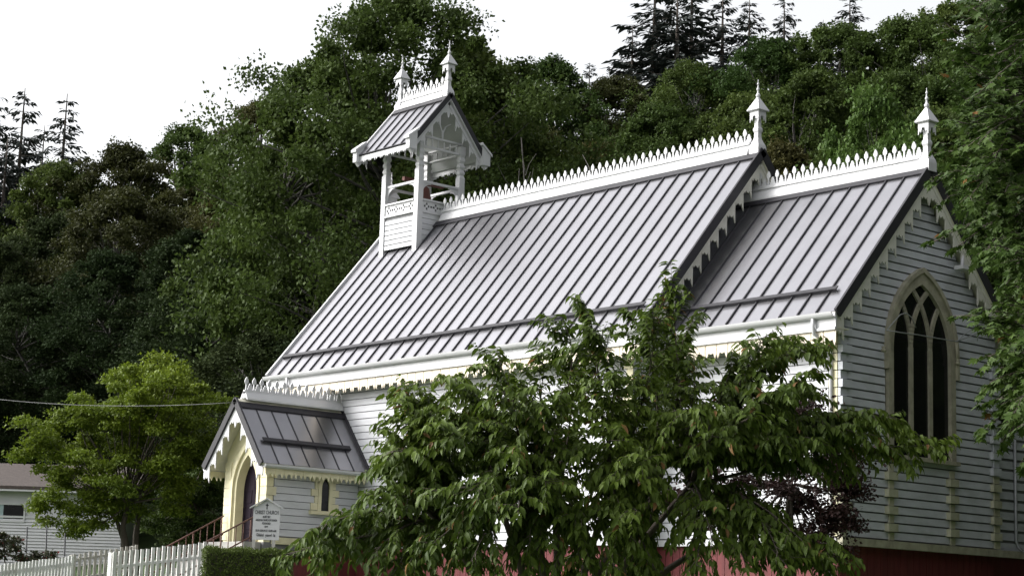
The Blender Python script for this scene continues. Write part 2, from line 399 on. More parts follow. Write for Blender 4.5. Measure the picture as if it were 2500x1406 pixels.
NV = YR-NYE; CV = YR-CYE
nroof = deck('nave_roof', -20.36, -4.83, NZR, NSL, NV)
roof_side(nroof, 'S', -20.30, -4.86, NZR, NSL, NV, .528); roof_side(nroof, 'N', -20.30, -4.86, NZR, NSL, NV, .528)
croof = deck('chancel_roof', NX1+.001, .32, CZR, CSL, CV)
roof_side(croof, 'S', NX1+.01, .29, CZR, CSL, CV, .528); roof_side(croof, 'N', NX1+.01, .29, CZR, CSL, CV, .528)
verge(nroof, None, -4.86, .06, NZR, NSL, NV, 'SN'); verge(croof, None, .29, .06, CZR, CSL, CV, 'SN')
for kind in 'SN':                                    # the west verge is trimmed in white
    fn = slope_fn(kind, YR, NZR, NSL); fbox(fn, -20.38, -20.30, 0, NV, -.15, .085).build('verge_board', WHITE, nroof)

# --- pointed drop boards along the verges
def bargeboards(parent, x, zr, sl, vmax, mat, wd=.30, drop=.30, t=.03, off=.13, v0=.0, zcut=None, kinds='SN'):
    n = int((vmax-v0)/wd); w_ = (vmax-v0)/n
    for kind in kinds:
        sg = -1 if kind == 'S' else 1
        P = []
        top = lambda v: zr-off-v*sl
        # one board, from v=0 to w_ (v grows downhill); its bottom edge is level with three points
        zb = top(w_)-drop
        P = [(0, top(0)), (w_, top(w_)), (w_, zb+.07), (w_*.84, zb+.015), (w_*.68, zb+.09), (w_*.42, zb+.03), (w_*.24, zb+.10), (w_*.12, zb-.02), (0, zb-.10)]
        bm = MB(); bm.prism(P, lambda a, b, tt: (x+tt, YR+sg*(a+v0), b-v0*sl), 0, t)
        bm.repeat('drop_board', mat, parent, [(0, sg*k*w_, -k*w_*sl) for k in range(n)])
        # moulding strip over the boards
        fn = slope_fn(kind, YR, zr, sl); fbox(fn, x+t-.002, x+t+.02, .02, vmax, -.24, -.155).build('barge_moulding', mat, parent)
bargeboards(croof, .24, CZR, CSL, CV, BARGE, drop=.36)
bargeboards(nroof, -4.95, NZR, NSL, NV, BARGE, drop=.36)
# --- eaves: gutter, fascia, valance boards with pointed ends, downspouts
def eaves(parent, x0, x1, ye, ze, mat=PEACH, pitch=.35):
    bm = MB(); bm.box(x0, x1, ye-.01, ye+.03, ze-.38, ze-.03); bm.build('fascia', WHITE, parent)
    bm = MB()
    prof = [(-.16, -.02), (-.15, -.06), (-.13, -.10), (-.10, -.13), (-.012, -.14), (-.012, -.02), (-.03, -.02), (-.03, -.12), (-.09, -.115), (-.13, -.055), (-.14, -.02)]
    bm.prism(prof, lambda a, b, t: (t, ye+a, ze+b), x0, x1); bm.build('gutter', WHITE, parent)
    bm = MB(); bm.box(x0, x1, ye-.04, ye-.012, ze-.40, ze-.34); bm.build('eaves_moulding', WHITE, parent)
    n = round((x1-x0)/pitch); p = (x1-x0)/n
    P = [(.009, 0), (p-.009, 0), (p-.009, -.25), (p*.88, -.36), (p*.72, -.225), (p*.5, -.25), (p*.28, -.225), (p*.12, -.36), (.009, -.25)]
    bm = MB(); bm.prism(P, lambda a, b, t: (x0+a, ye+.005+t, ze-.385+b), 0, .025)
    bm.repeat('valance_board', mat, parent, [(k*p, 0, 0) for k in range(n)])
    bm = MB(); bm.box(x0+.02, x1-.02, ye+.035, ye+.47, ze-.36, ze-.33); bm.build('soffit', SOFFIT, parent)
eaves(nroof, -20.36, -4.85, NYE, NZR-NV*NSL); eaves(croof, NX1+.25, .30, CYE, CZR-CV*CSL)
def spout(parent, pts, mat=WHITE, r=.042): MB().tube(pts, r, 8).build('downspout', mat, parent)
ze = CZR-CV*CSL
spout(chan, [(-.28, CYE-.08, ze-.12), (-.28, CYE-.08, ze-.30), (-.26, CYE-.06, ze-.46), (-.18, -.16, ze-.66), (-.165, -.10, ze-.80), (-.165, -.10, ZS-.1), (-.165, -.10, -.3)])
spout(nave, [(-19.2, NYE-.08, NZR-NV*NSL-.12), (-19.2, NYE-.08, NZR-NV*NSL-.45), (-19.2, NY0-.12, NZR-NV*NSL-.8), (-19.2, NY0-.12, .2)])
spout(nave, [(-6.0, NYE-.08, NZR-NV*NSL-.12), (-6.0, NYE-.08, NZR-NV*NSL-.45), (-5.95, NY0-.12, NZR-NV*NSL-.8), (-5.95, NY0-.12, .2)])

# --- cresting and finials
def cresting(parent, u0, u1, zr, fnxy, pitch=.28, base_h=.30, step=(1,0,0), skirt=.12, wood=WHITE):
    # fnxy(u, t) -> (x, y): u along the ridge, t across
    def bx(t0, t1, z0, z1, uu0=u0, uu1=u1):
        bm = MB(); bm.hexa([(*fnxy(u, t), z_) for u in (uu0, uu1) for t in (t0, t1) for z_ in (z0, z1)]); return bm
    bx(-.045, .045, zr-.03, zr+base_h).build('ridge_board', wood, parent)
    bx(-.075, .075, zr+base_h-.10, zr+base_h-.05).build('ridge_moulding', wood, parent)
    for sg in (-1, 1):
        bm = MB(); pr = [(sg*.046, zr+.16), (sg*.085, zr+.12), (sg*(.10+skirt*.5), zr-.04), (sg*(.10+skirt*.5), zr-.085), (sg*.046, zr+.0)]
        bm.prism(pr, lambda a, b, t: (*fnxy(t, a), b), u0, u1); bm.build('ridge_skirt', wood, parent)
    n = max(1, round((u1-u0)/pitch)); p = (u1-u0)/n; Z = zr+base_h
    half = [(.030, -.005), (.024, .04), (.019, .10), (.022, .165), (.048, .182), (.060, .215), (.058, .25), (.040, .295), (.016, .335), (0, .355)]
    P = [(a, b) for a, b in half] + [(-a, b) for a, b in reversed(half[:-1])]
    t2 = [(.070, -.005), (.080, .03), (.076, .06), (.052, .075), (.060, .10), (.052, .13), (.032, .135), (.036, .16), (.022, .185), (0, .19)]
    Q = [(a+p/2, b) for a, b in t2] + [(-a+p/2, b) for a, b in reversed(t2[:-1])]
    bm = MB()
    for poly in (P, Q): bm.prism([(u0+p*.5-p*.25+a, Z+b) for a, b in poly], lambda a, b, t: (*fnxy(a, t), b), -.016, .016)
    st = Vector(step)
    bm.repeat('crest_picket', wood, parent, [st*(k*p) for k in range(n)])
RX = lambda u, t: (u, YR+t)
def finial(parent, x, y, z, k=1.0, name='finial'):
    bm = MB()
    # flared and scalloped square shaft
    prof = [(.165,-.14), (.17,.06), (.155,.14), (.095,.27), (.075,.34), (.07,.47), (.092,.52), (.095,.57), (.07,.63), (.065,.78), (.065,1.0)]
    bm.lathe([(r*1.3*k, zz*k) for r, zz in prof], (x, y, z), 4, math.pi/4)
    h = .145*k
    for ax in range(4):                              # the four hanging boards of the cap
        c, s_ = [(1,0),(0,1),(-1,0),(0,-1)][ax]
        P = [(-h, 1.12), (h, 1.12), (h, .74), (h*.72, .83), (h*.4, .80), (h*.28, .90), (-h*.28, .90), (-h*.4, .80), (-h*.72, .83), (-h, .74)]
        bm.prism([(a, b*k if True else b) for a, b in P], lambda a, b, t: (x+c*(h+t)-s_*a*.995, y+s_*(h+t)+c*a*.995, z+b), -.02*k, 0 if ax % 2 else .001)
    bm.lathe([(.275*k, 1.03*k), (.295*k, 1.05*k), (.16*k, 1.24*k), (.03*k, 1.42*k)], (x, y, z), 4, math.pi/4)
    bm.lathe([(.03*k,1.40*k),(.055*k,1.43*k),(.06*k,1.47*k),(.03*k,1.52*k),(.022*k,1.58*k),(.04*k,1.61*k),(.04*k,1.64*k),(.02*k,1.67*k),(.016*k,1.73*k),(.03*k,1.75*k),(.028*k,1.77*k),(.013*k,1.80*k),(.008*k,1.88*k)], (x, y, z), 8)
    return bm.build(name, WHITE, parent)
cresting(nroof, -17.6, -5.22, NZR, RX); cresting(nroof, -20.1, -19.62, NZR, RX)
cresting(croof, NX1+.02, .06, CZR, RX)
finial(nroof, -5.0, YR, NZR); finial(nroof, -20.24, YR, NZR); finial(croof, .22, YR, CZR)

# --- belfry
BX0, BX1, BY0, BY1 = -19.55, -17.72, 2.0, 3.8
PW = .20
bel = MB(); bel.box(BX0+PW, BX1-PW, BY0+PW, BY1-PW, 11.70, 11.82); bel = bel.build('belfry', WHITE, church)
roofz = lambda y: NZR-abs(YR-y)*NSL
def post(x, y):
    bm = MB()
    bm.box(x-.1, x+.1, y-.1, y+.1, 10.42, 13.02)
    prof = [(.10,13.02),(.10,13.06),(.072,13.14),(.095,13.20),(.095,13.24),(.066,13.32),(.095,13.40),(.095,13.44),(.066,13.52),(.095,13.60),(.095,13.64),(.075,13.72),(.10,13.80),(.10,14.05)]
    bm.lathe([(r*1.414, zz) for r, zz in prof], (x, y, 0), 4, math.pi/4)
    bm.box(x-.14, x+.14, y-.14, y+.14, 10.36, 10.43)
    return bm.build('post', WHITE, bel)
for x in (BX0+.1, BX1-.1):
    for y in (BY0+.1, BY1-.1): post(x, y)
for y, sg in ((BY0+.03, 1), (BY1-.03, -1)):         # boarded south and north sides
    bm = MB(); bm.box(BX0+PW, BX1-PW, y+(.021 if sg > 0 else -.05), y+(.05 if sg > 0 else -.021), 10.74, 11.76); bm.build('backing', DARK, bel)
    bm = MB(); bm.box(BX0+PW, BX1-PW, min(y, y+sg*.02), max(y, y+sg*.02), 10.74, 10.745+.122)
    bm.repeat('siding_board', SIDING, bel, [(0, 0, k*.155) for k in range(6)])
for x, sg in ((BX1-.03, -1), (BX0+.03, 1)):         # triangular side boards above the roof
    n = 6
    for k in range(n):
        z0 = 10.74+k*.17; z1 = z0+.158
        ya = BY0+PW; yb = min(YR-.02, YR-(NZR+.02-z0)/NSL); yc = min(YR-.02, YR-(NZR+.02-z1)/NSL)
        for mir in (0, 1):
            f = (lambda a: a) if not mir else (lambda a: 2*YR-a)
            if yc-ya > .03:
                bm = MB(); bm.prism([(f(ya), z0), (f(max(ya+.01, yb)), z0), (f(yc), z1), (f(ya), z1)], lambda a, b, t: (x+t, a, b), 0, sg*.02); bm.build('siding_board', SIDING, bel)
# pierced bands: built as strips around quatrefoil holes
def pierced(axis, fixed, a0, a1, z0, z1, sg):
    M_ = (lambda a, b, t: (a, fixed+t*sg, b)) if axis == 'x' else (lambda a, b, t: (fixed+t*sg, a, b))
    bm = MB(); zc = (z0+z1)/2; n = 4; cell = (a1-a0)/n; r = .032
    holes = []
    for i in range(n):
        c = a0+cell*(i+.5); holes += [(c-.075, zc), (c+.075, zc), (c, zc+.075), (c, zc-.075)]
        if i: holes.append((a0+cell*i, zc))
    cols = sorted(set([a0, a1] + [h[0]-r for h in holes] + [h[0]+r for h in holes]))
    for i in range(len(cols)-1):
        c0, c1 = cols[i], cols[i+1]; mid = (c0+c1)/2
        cuts = sorted([h[1] for h in holes if abs(h[0]-mid) < r-1e-6])
        zz = z0
        for h in cuts: bm.prism([(c0, zz), (c1, zz), (c1, h-r), (c0, h-r)], M_, 0, .03); zz = h+r
        bm.prism([(c0, zz), (c1, zz), (c1, z1), (c0, z1)], M_, 0, .03)
    bm.build('pierced_band', WHITE, bel)
    bm = MB(); bm.prism([(a0, z0), (a1, z0), (a1, z1), (a0, z1)], M_, .06, .065); bm.build('band_backing', DARK, bel)
    for zz, h, pj in ((z1, .05, -.05), (z0-.05, .05, -.03)):
        bm = MB(); bm.prism([(a0-.0, zz), (a1+.0, zz), (a1+.0, zz+h), (a0-.0, zz+h)], M_, pj, .07); bm.build('band_rail', WHITE, bel)
pierced('x', BY0+.03, BX0+PW, BX1-PW, 11.80, 12.12, 1); pierced('x', BY1-.03, BX0+PW, BX1-PW, 11.80, 12.12, -1)
pierced('y', BX1-.03, BY0+PW, BY1-PW, 11.80, 12.12, -1); pierced('y', BX0+.03, BY0+PW, BY1-PW, 11.80, 12.12, 1)
bm = MB()
def spandrel(M_, a, sgn, z):                        # pierced curved bracket under a rail
    bm = MB(); pts = [(a, z), (a+sgn*.36, z)]
    for i in range(9):
        th = math.pi/2*i/8; pts.append((a+sgn*(.36-.33*math.sin(th)), z-.03-.33*(1-math.cos(th))))
    pts.append((a, z-.38))
    outer = pts
    bm.prism(outer, M_, -.015, .015); return bm.build('bracket', WHITE, bel)
for fixed, axis in ((BY0+.1, 'x'), (BY1-.1, 'x'), (BX0+.1, 'y'), (BX1-.1, 'y')):
    M_ = (lambda a, b, t, q=fixed: (a, q+t, b)) if axis == 'x' else (lambda a, b, t, q=fixed: (q+t, a, b))
    a0, a1 = (BX0+PW, BX1-PW) if axis == 'x' else (BY0+PW, BY1-PW)
    bm = MB(); bm.prism([(a0, 12.69), (a1, 12.69), (a1, 12.76), (a0, 12.76)], M_, -.04, .04); bm.build('rail', WHITE, bel)
    spandrel(M_, a0, 1, 12.69); spandrel(M_, a1, -1, 12.69)
    for zz in (13.78, 14.10):
        bm = MB(); bm.prism([(a0-.1, zz), (a1+.1, zz), (a1+.1, zz+.06), (a0-.1, zz+.06)], M_, -.045 if axis == 'x' else -.035, .045 if axis == 'x' else .035); bm.build('tie_beam', WHITE, bel)
    pf = [(.012, 0), (.03, .06), (.016, .10), (.03, .17), (.014, .22), (.012, .26)]
    bm = MB(); c0 = M_(a0+(a1-a0)/12, 13.84, 0); bm.lathe(pf, c0, 6)
    st = Vector((1, 0, 0) if axis == 'x' else (0, 1, 0))*((a1-a0)/6)
    bm.repeat('baluster', WHITE, bel, [st*k for k in range(6)])
# belfry roof
EZR, ESL, EV, EX0, EX1 = 15.52, 1.21, 1.46, -20.10, -17.42
bm = MB()
for kind in 'SN':
    fn = slope_fn(kind, YR, EZR, ESL); bm.hexa([fn(u, v, n) for u in (EX0, EX1) for v in (0, EV) for n in (-.12, -.002)])
bm.build('roof_deck', WHITE, bel)
for kind in 'SN':
    roof_side(bel, kind, EX0+.05, EX1-.05, EZR, ESL, EV, .46, rail=False, rib=.045)
    fn = slope_fn(kind, YR, EZR, ESL)
    fbox(fn, EX1-.05, EX1+.005, 0, EV, -.10, .06).build('verge_flashing', FLASH, bel)
    fbox(fn, EX0-.005, EX0+.05, 0, EV, -.10, .06).build('verge_board', WHITE, bel)
    fbox(fn, EX0+.05, EX1-.05, EV, EV+.03, -.03, .02).build('drip_edge', FLASH, bel)
for x in (EX1-.12, EX0+.09):
    bargeboards(bel, x, EZR, ESL, EV, WHITE, wd=.27, drop=.20, off=.11, t=.025)
ez = EZR-EV*ESL
for sg in (-1, 1):                                   # eaves valance of the belfry
    ye = YR+sg*EV; n = 9; p = (EX1-EX0-.12)/n
    P = [(.003, 0), (p-.003, 0), (p-.003, -.17), (p*.86, -.25), (p*.70, -.175), (p*.5, -.20), (p*.3, -.175), (p*.14, -.25), (.003, -.17)]
    bm = MB(); bm.prism(P, lambda a, b, t: (EX0+.06+a, ye-sg*t, ez-.02+b), 0, .025); bm.repeat('valance_board', WHITE, bel, [(k*p, 0, 0) for k in range(n)])
    for x in (EX0+.02, EX1-.02):                     # boxed kneelers at the four corners
        bm = MB(); y0 = ye-sg*.16; y1 = ye+sg*.13
        bm.prism([(y0, ez-.24), (y1, ez-.24), (y1, ez+.10), (y0, ez+.36), ], lambda a, b, t: (t, a, b), x-.09, x+.09)
        bm.prism([(y0-sg*.06, ez+.46), (y1+sg*.06, ez+.14), (y1+sg*.06, ez+.06), (y0-sg*.06, ez+.38)], lambda a, b, t: (t, a, b), x-.12, x+.12)
        bm.prism([(y0+sg*.04, ez-.24), (y1-sg*.03, ez-.24), ((y0+y1)/2, ez-.36)], lambda a, b, t: (t, a, b), x-.05, x+.05)
        bm.build('kneeler', WHITE, bel)
cresting(bel, EX0+.25, EX1-.25, EZR, RX, pitch=.27, base_h=.27); finial(bel, EX1-.17, YR, EZR-.02, .93); finial(bel, EX0+.17, YR, EZR-.02, .93)
# Y-shaped brace in the belfry gable
for x in (BX1-.06, BX0+.06):
    bm = MB(); Mx = lambda a, b, t: (x+t, YR+a, b)
    for sg in (-1, 1):
        pth = [(0, 14.16), (sg*.01, 14.35), (sg*.10, 14.55), (sg*.30, 14.68)]
        for (a0, b0), (a1, b1) in zip(pth, pth[1:]):
            bm.prism([(a0-.025, b0), (a0+.025, b0), (a1+.025, b1), (a1-.025, b1)], Mx, -.02-.001*sg, .02+.001*sg)
    bm.build('gable_brace', WHITE, bel)
bell = tag(empty('bell', (-18.63, YR, 12.22)), 'dark red iron bell hanging inside the open white belfry', 'bell')
bm = MB(); bm.lathe([(.33,12.22),(.34,12.25),(.28,12.35),(.24,12.52),(.20,12.72),(.11,12.82),(.05,12.85)], (-18.63, YR, 0), 18); bm.smooth = True; bm.build('bell_body', BRONZE, bell)
bm = MB(); bm.box(-18.69, -18.57, YR-.78, YR+.78, 12.86, 12.97); bm.build('yoke', BRONZE, bell)
bm = MB(); bm.tube([(-18.63, YR, 12.7), (-18.63, YR, 12.25)], .025, 6); bm.build('clapper', BRONZE, bell)

# --- porch
PXC, PHW, PYF, PZR, PSL, PVM = -17.18, .98, -3.92, 5.42, 1.25, 1.44
PYV = -4.42; PYB = NY0
porch = MB()
porch.box(PXC+PHW-.14, PXC+PHW, PYF+.20, PYB, ZS-.02, 3.98); porch.box(PXC-PHW, PXC-PHW+.14, PYF+.20, PYB, ZS-.02, 3.98)
porch.box(PXC-PHW, PXC+PHW, PYF, PYB, ZS-.2, ZS-.021)
porch = porch.build('porch', DARK, church)
z = ZS+.14
while z < 3.75:
    bm = MB(); board(bm, PYF+.24, PYB-.05, z, lambda a, zz, o: (PXC+PHW+o, a, zz), gap=.018, prj=.028); bm.build('siding_board', SIDING, porch); z += BH
# front wall with pointed doorway
DC, DHW, DSP, DR = PXC, .60, 2.95, 1.45
def door_z(dx, hw): return arch_z(dx, hw, DR*hw/DHW, DSP)
front = MB(); xs = sorted(set([-PHW, PHW, 0] + [round(-PHW+2*PHW*i/40, 5) for i in range(41)] + [-DHW, DHW]))
for a, b in zip(xs, xs[1:]):
    mid = (a+b)/2; inn = abs(mid) < DHW
    za = (door_z(a, DHW) if inn else ZS-.02); zb = (door_z(b, DHW) if inn else ZS-.02)
    ta = PZR-.2-abs(a)*PSL; tb = PZR-.2-abs(b)*PSL
    front.prism([(a, za), (b, zb), (b, tb), (a, ta)], lambda p, q, t: (PXC+p, t, q), PYF, PYF+.2)
front.build('porch_front', CREAM, porch)
for k in range(9):                                   # block courses on the piers
    zz = ZS+.05+k*.235
    for sg in (-1, 1):
        bm = MB(); x0, x1 = sorted((PXC+sg*(DHW+.12), PXC+sg*(PHW+.03))); wd = .30 if k % 2 else .20
        bm.box(x0, x1, PYF-.022, PYF-.001, zz, zz+.222); bm.build('block', CREAM, porch)
        y1 = PYF+wd
        bm = MB(); xx = PXC+sg*PHW; a, b = sorted((xx+sg*.002, xx+sg*.045)); bm.box(a, b, PYF-.02, y1, zz, zz+.222); bm.build('block', CREAM, porch)
bm = MB(); o = [(-DHW-.10, ZS)] + arc_pts(DHW+.10, DR*(DHW+.1)/DHW, DSP) + [(DHW+.10, ZS)]; i_ = [(-DHW+.002, ZS)] + arc_pts(DHW-.002, DR, DSP) + [(DHW-.002, ZS)]
band(bm, o, i_, lambda a, b, t: (DC+a, t, b), PYF-.05, PYF-.003); bm.build('door_surround', CREAM, porch)
bm = MB(); o = [(-DHW, ZS)] + arc_pts(DHW, DR, DSP) + [(DHW, ZS)]; i_ = [(-DHW+.10, ZS)] + arc_pts(DHW-.10, DR*(DHW-.1)/DHW, DSP) + [(DHW-.10, ZS)]
band(bm, o, i_, lambda a, b, t: (DC+a, t, b), PYF+.02, PYF+.33); bm.build('door_reveal', CREAM, porch)
for s0, s1 in ((-.5, -.006), (.006, .5)):            # two leaves of the door
    bm = MB(); xs_ = [s0+(s1-s0)*i/10 for i in range(11)]
    pts = [(s0, ZS+.01)] + [(x, door_z(x, DHW-.09)) for x in xs_] + [(s1, ZS+.01)]
    bm.prism(pts, lambda a, b, t: (DC+a, t, b), PYF+.28, PYF+.33); d = bm.build('door', DOOR, porch)
    for z0, z1 in ((ZS+.12, ZS+.28), (ZS+.36, ZS+.98), (ZS+1.06, ZS+1.40)):
        q = abs(s1-s0)
        bm = MB(); a, b = s0+q*.18, s1-q*.18
        for r in ((a, a+.02, z0, z1), (b-.02, b, z0, z1), (a+.02, b-.02, z0, z0+.02), (a+.02, b-.02, z1-.02, z1)): bm.box(DC+r[0], DC+r[1], PYF+.262, PYF+.279, r[2], r[3])
        bm.build('door_panel', DOOR, porch)
# porch roof
pr = MB()
for kind in 'EW':
    fn = slope_fn(kind, 0, PZR, PSL, PXC); pr.hexa([fn(u, v, n) for u in (PYV, PYB) for v in (0, PVM) for n in (-.12, -.002)])
proof = pr.build('porch_roof', SOFFIT, church)
for kind in 'EW':
    roof_side(proof, kind, PYV+.05, PYB-.05, PZR, PSL, PVM, .52, xc=PXC, udir=(0, 1, 0), rib=.03, vtop=.17)
    fn = slope_fn(kind, 0, PZR, PSL, PXC)
    fbox(fn, PYV-.01, PYV+.05, 0, PVM, -.13, .05).build('verge_flashing', FLASH, proof)
    fbox(fn, PYB-.06, PYB-.005, 0, PVM+.03, -.1, .10).build('wall_flashing', FLASH, proof)
    fbox(fn, PYV+.06, PYB-.06, .10, .22, .012, .05).build('ridge_flashing', FLASH, proof)
    sg = 1 if kind == 'E' else -1
    n = 5; w_ = PVM/n
    top = lambda v: PZR-.12-v*PSL
    zb = top(w_)-.22
    P = [(0, top(0)), (w_, top(w_)), (w_, zb+.05), (w_*.84, zb+.0), (w_*.66, zb+.07), (w_*.42, zb+.02), (w_*.25, zb+.08), (w_*.12, zb-.03), (0, zb-.10)]
    bm = MB(); bm.prism(P, lambda a, b, t: (PXC+sg*a, PYV+.05+t, b), 0, .03); bm.repeat('drop_board', WHITE, proof, [(sg*k*w_, 0, -k*w_*PSL) for k in range(n)])
    ez_ = PZR-PVM*PSL; xe = PXC+sg*PVM
    bm = MB(); prof = [(.0, -.02), (.11, -.02), (.10, -.07), (.06, -.11), (.0, -.12)]
    bm.prism(prof, lambda a, b, t: (xe+sg*(a-.01), t, ez_+b), PYV+.08, PYB-.12); bm.build('gutter', WHITE, proof)
    n = 11; p = (PYB-PYV-.25)/n
    P = [(.003, 0), (p-.003, 0), (p-.003, -.13), (p*.78, -.25), (p*.62, -.14), (p*.5, -.155), (p*.38, -.14), (p*.22, -.25), (.003, -.13)]
    bm = MB(); bm.prism(P, lambda a, b, t: (xe-sg*(.07+t), PYV+.2+a, ez_-.10+b), 0, .025); bm.repeat('valance_board', CREAM, proof, [(0, k*p, 0) for k in range(n)])
cresting(proof, PYV+.28, PYB-.06, PZR+.06, lambda u, t: (PXC+t, u), pitch=.255, base_h=.20, step=(0, 1, 0), skirt=.16)
bm = MB(); bm.box(PXC-.20, PXC+.20, PYV-.02, PYV+.28, PZR-.0, PZR+.20); 
# small lancet window in the porch side
PX = PXC+PHW
bm = MB(); LW = .13
o = [(-LW-.11, 2.50)] + [(a, b) for a, b in arc_pts(LW+.11, .62, 3.12)] + [(LW+.11, 2.50)]; i_ = [(-LW, 2.50)] + arc_pts(LW, .36, 3.12) + [(LW, 2.50)]
LF = lambda a, b, t: (PX+t, -2.02+a, b)
band(bm, o, i_, LF, .0, .075); lw = bm.build('lancet_window', CREAM, porch)
bm = MB(); bm.prism([(-LW-.01, 2.49)] + arc_pts(LW+.01, .37, 3.12) + [(LW+.01, 2.49)], LF, .031, .036); bm.build('pane', GLASS, porch)
bm = MB(); bm.box(PX+.0, PX+.15, -2.52, -1.50, 2.40, 2.50); bm.build('sill', CREAM, porch)
for k in range(5):
    zz = 2.52+k*BH; e = .46 if k % 2 == 0 else .34
    for sg in (-1, 1):
        a, b = sorted((-2.02+sg*(LW+.112), -2.02+sg*e)); bm = MB(); bm.box(PX+.002, PX+.06, a, b, zz, zz+BH-.008)
        bm.build('quoin', CREAM, porch)
bm = MB(); bm.box(PX-.01, PX+.08, PYF+.24, PYB, ZS-.06, ZS+.12); bm.build('water_table', CREAM, porch)
bm = MB(); bm.box(PXC-PHW+.02, PXC+PHW-.02, PYF+.02, PYB, -.6, ZS-.2); bm.build('porch_base', RED, porch)
# --- lean-to vestry behind the chancel
ves = MB(); ves.box(-4.6, -.18, 5.82, 8.4, ZS-.03, 4.6); ves = ves.build('vestry_wall', DARK, church)
z = ZS+.10
while z < 4.4:
    bm = MB(); board(bm, 5.845, 8.4, z, lambda a, zz, o: (-.18+o, a, zz), gap=.014, prj=.03); bm.build('siding_board', OLDSHADEPAINT, ves); z += BH*1.28
bm = MB(); bm.box(-4.6, -.24, 5.82, 8.3, -.6, ZS-.035); bm.build('vestry_base', RED, church)
bm = MB(); bm.prism([(5.6, 5.75), (8.75, 4.45), (8.75, 4.58), (5.6, 5.90)], lambda a, b, t: (t, a, b), -4.8, .1); bm.build('vestry_roof', ROOF, church)
spout(ves, [(-.10, 6.72, 4.4), (-.10, 6.72, ZS+.35), (-.06, 6.74, ZS+.2), (.03, 6.80, ZS+.12)], STEEL, .038)

# ---------------------------------------------------------------- things on and around the church
lamp = tag(empty('floodlight', (.27, 4.05, 8.15)), 'small white floodlight fixed under the rear slope of the chancel gable', 'floodlight')
bm = MB(); bm.box(.25, .50, 3.86, 4.14, 8.08, 8.17); bm.build('lamp_housing', WHITE, lamp)
bm = MB(); bm.tube([(.30, 4.10, 8.17), (.27, 4.16, 8.32), (.24, 4.2, 8.46)], .045, 6); bm.build('bracket', WHITE, lamp)
def on_east(px_, py_, x=.2):
    d = fwd + rgt*((px_-1250)/FPX) - upv*((py_-703)/FPX); t = (x-CAM.x)/d.x; return CAM+d*t
wire = MB(); P = [on_east(a, b, .22) for a, b in ((2165, 806), (2200, 812), (2240, 817), (2290, 826), (2335, 833), (2365, 822), (2400, 806), (2440, 790), (2500, 770))]
wire.tube(P, .014, 5); wire.tube([on_east(a, b, .22) for a, b in ((2165, 806), (2182, 786), (2198, 768), (2212, 764), (2226, 775), (2236, 800))], .013, 5)
wire.tube([on_east(a, b, .22) for a, b in ((2337, 833), (2350, 820), (2372, 803), (2385, 803), (2388, 818), (2386, 832))], .012, 5)
tag(wire.build('service_cable', STEEL), 'thin pale cable strung across the pointed window with loose loops', 'cable')
bm = MB()
for a, b in ((2157, 852), (2338, 884)):
    p = on_east(a, b, .17); bm.lathe([(.05, -.06), (.06, -.02), (.03, .02), (.055, .05), (.02, .07)], p, 8)
q = on_east(2335, 835, .19); bm.tube([q, on_east(2338, 884, .17)], .03, 6)
bm.build('cable_insulator', WORN, ew)
p0 = Vector((PXC+.1, PYV-.02, 5.30)); p1 = at(-260, 935, 62)
pts = [p0.lerp(p1, i/16) - Vector((0, 0, .35*4*(i/16)*(1-i/16))) for i in range(17)]
bm = MB().tube(pts, .009, 5); tag(bm.build('power_line', CABLE), 'long grey overhead line running to the peak of the porch', 'power line')

pg = ground_z(p1.x, p1.y); pole = tag(empty('utility_pole', (p1.x, p1.y, pg)), 'wooden utility pole carrying the overhead line to the porch', 'pole')
MB().tube([(p1.x, p1.y, pg-.5), (p1.x, p1.y, p1.z+.4)], [.15, .11], 10).build('shaft', OLDWOOD, pole)
bm = MB(); bm.hexa([tuple(Vector((p1.x, p1.y, p1.z+.1)) + RH*a + GH*b + Vector((0, 0, c))) for a in (-.9, .9) for b in (-.17, -.112) for c in (-.05, .05)]); bm.build('crossarm', OLDWOOD, pole)
# steps and rails
st = tag(empty('porch_steps', (PXC, -5.3, 0)), 'weathered concrete steps climbing to the arched porch door', 'steps')
nst = 8
bm = MB(); bm.box(PXC-.9, PXC+.9, PYF-.55, PYF-.03, -.5, ZS-.03); bm.build('landing', CONC, st)
for k in range(nst):
    bm = MB(); y1 = PYF-.552-k*.27; zt = ZS-.03-.185*(k+1); bm.box(PXC-.9, PXC+.9, y1-.268, y1, -.5, zt); bm.build('step', CONC, st)
for sx, xr, y0, z0_, y1, z1_, lab in ((-1, PXC-.87, -4.0, 2.30, -6.6, .92, 'rusty iron stair rail on the far side of the porch steps'), (1, PXC+.87, -4.2, 2.22, -6.9, .84, 'rusty iron stair rail on the near side of the porch steps')):
    r = tag(empty('stair_rail', (xr, y1, 0)), lab, 'railing', 'iron rails of the porch steps')
    MB().tube([(xr, y0, z0_), (xr, y1, z1_)], .021, 6).build('handrail', RUST, r)
    MB().tube([(xr, y0, z0_-.5), (xr, y1, z1_-.5)], .02, 6).build('lower_rail', RUST, r)
    n = 12
    for k in range(n):
        f = (k+.3)/n; y = y0+(y1-y0)*f; zt = z0_+(z1_-z0_)*f
        MB().tube([(xr, y, zt), (xr, y, zt-.78)], .013 if k % 4 else .022, 5).build('baluster', RUST, r)

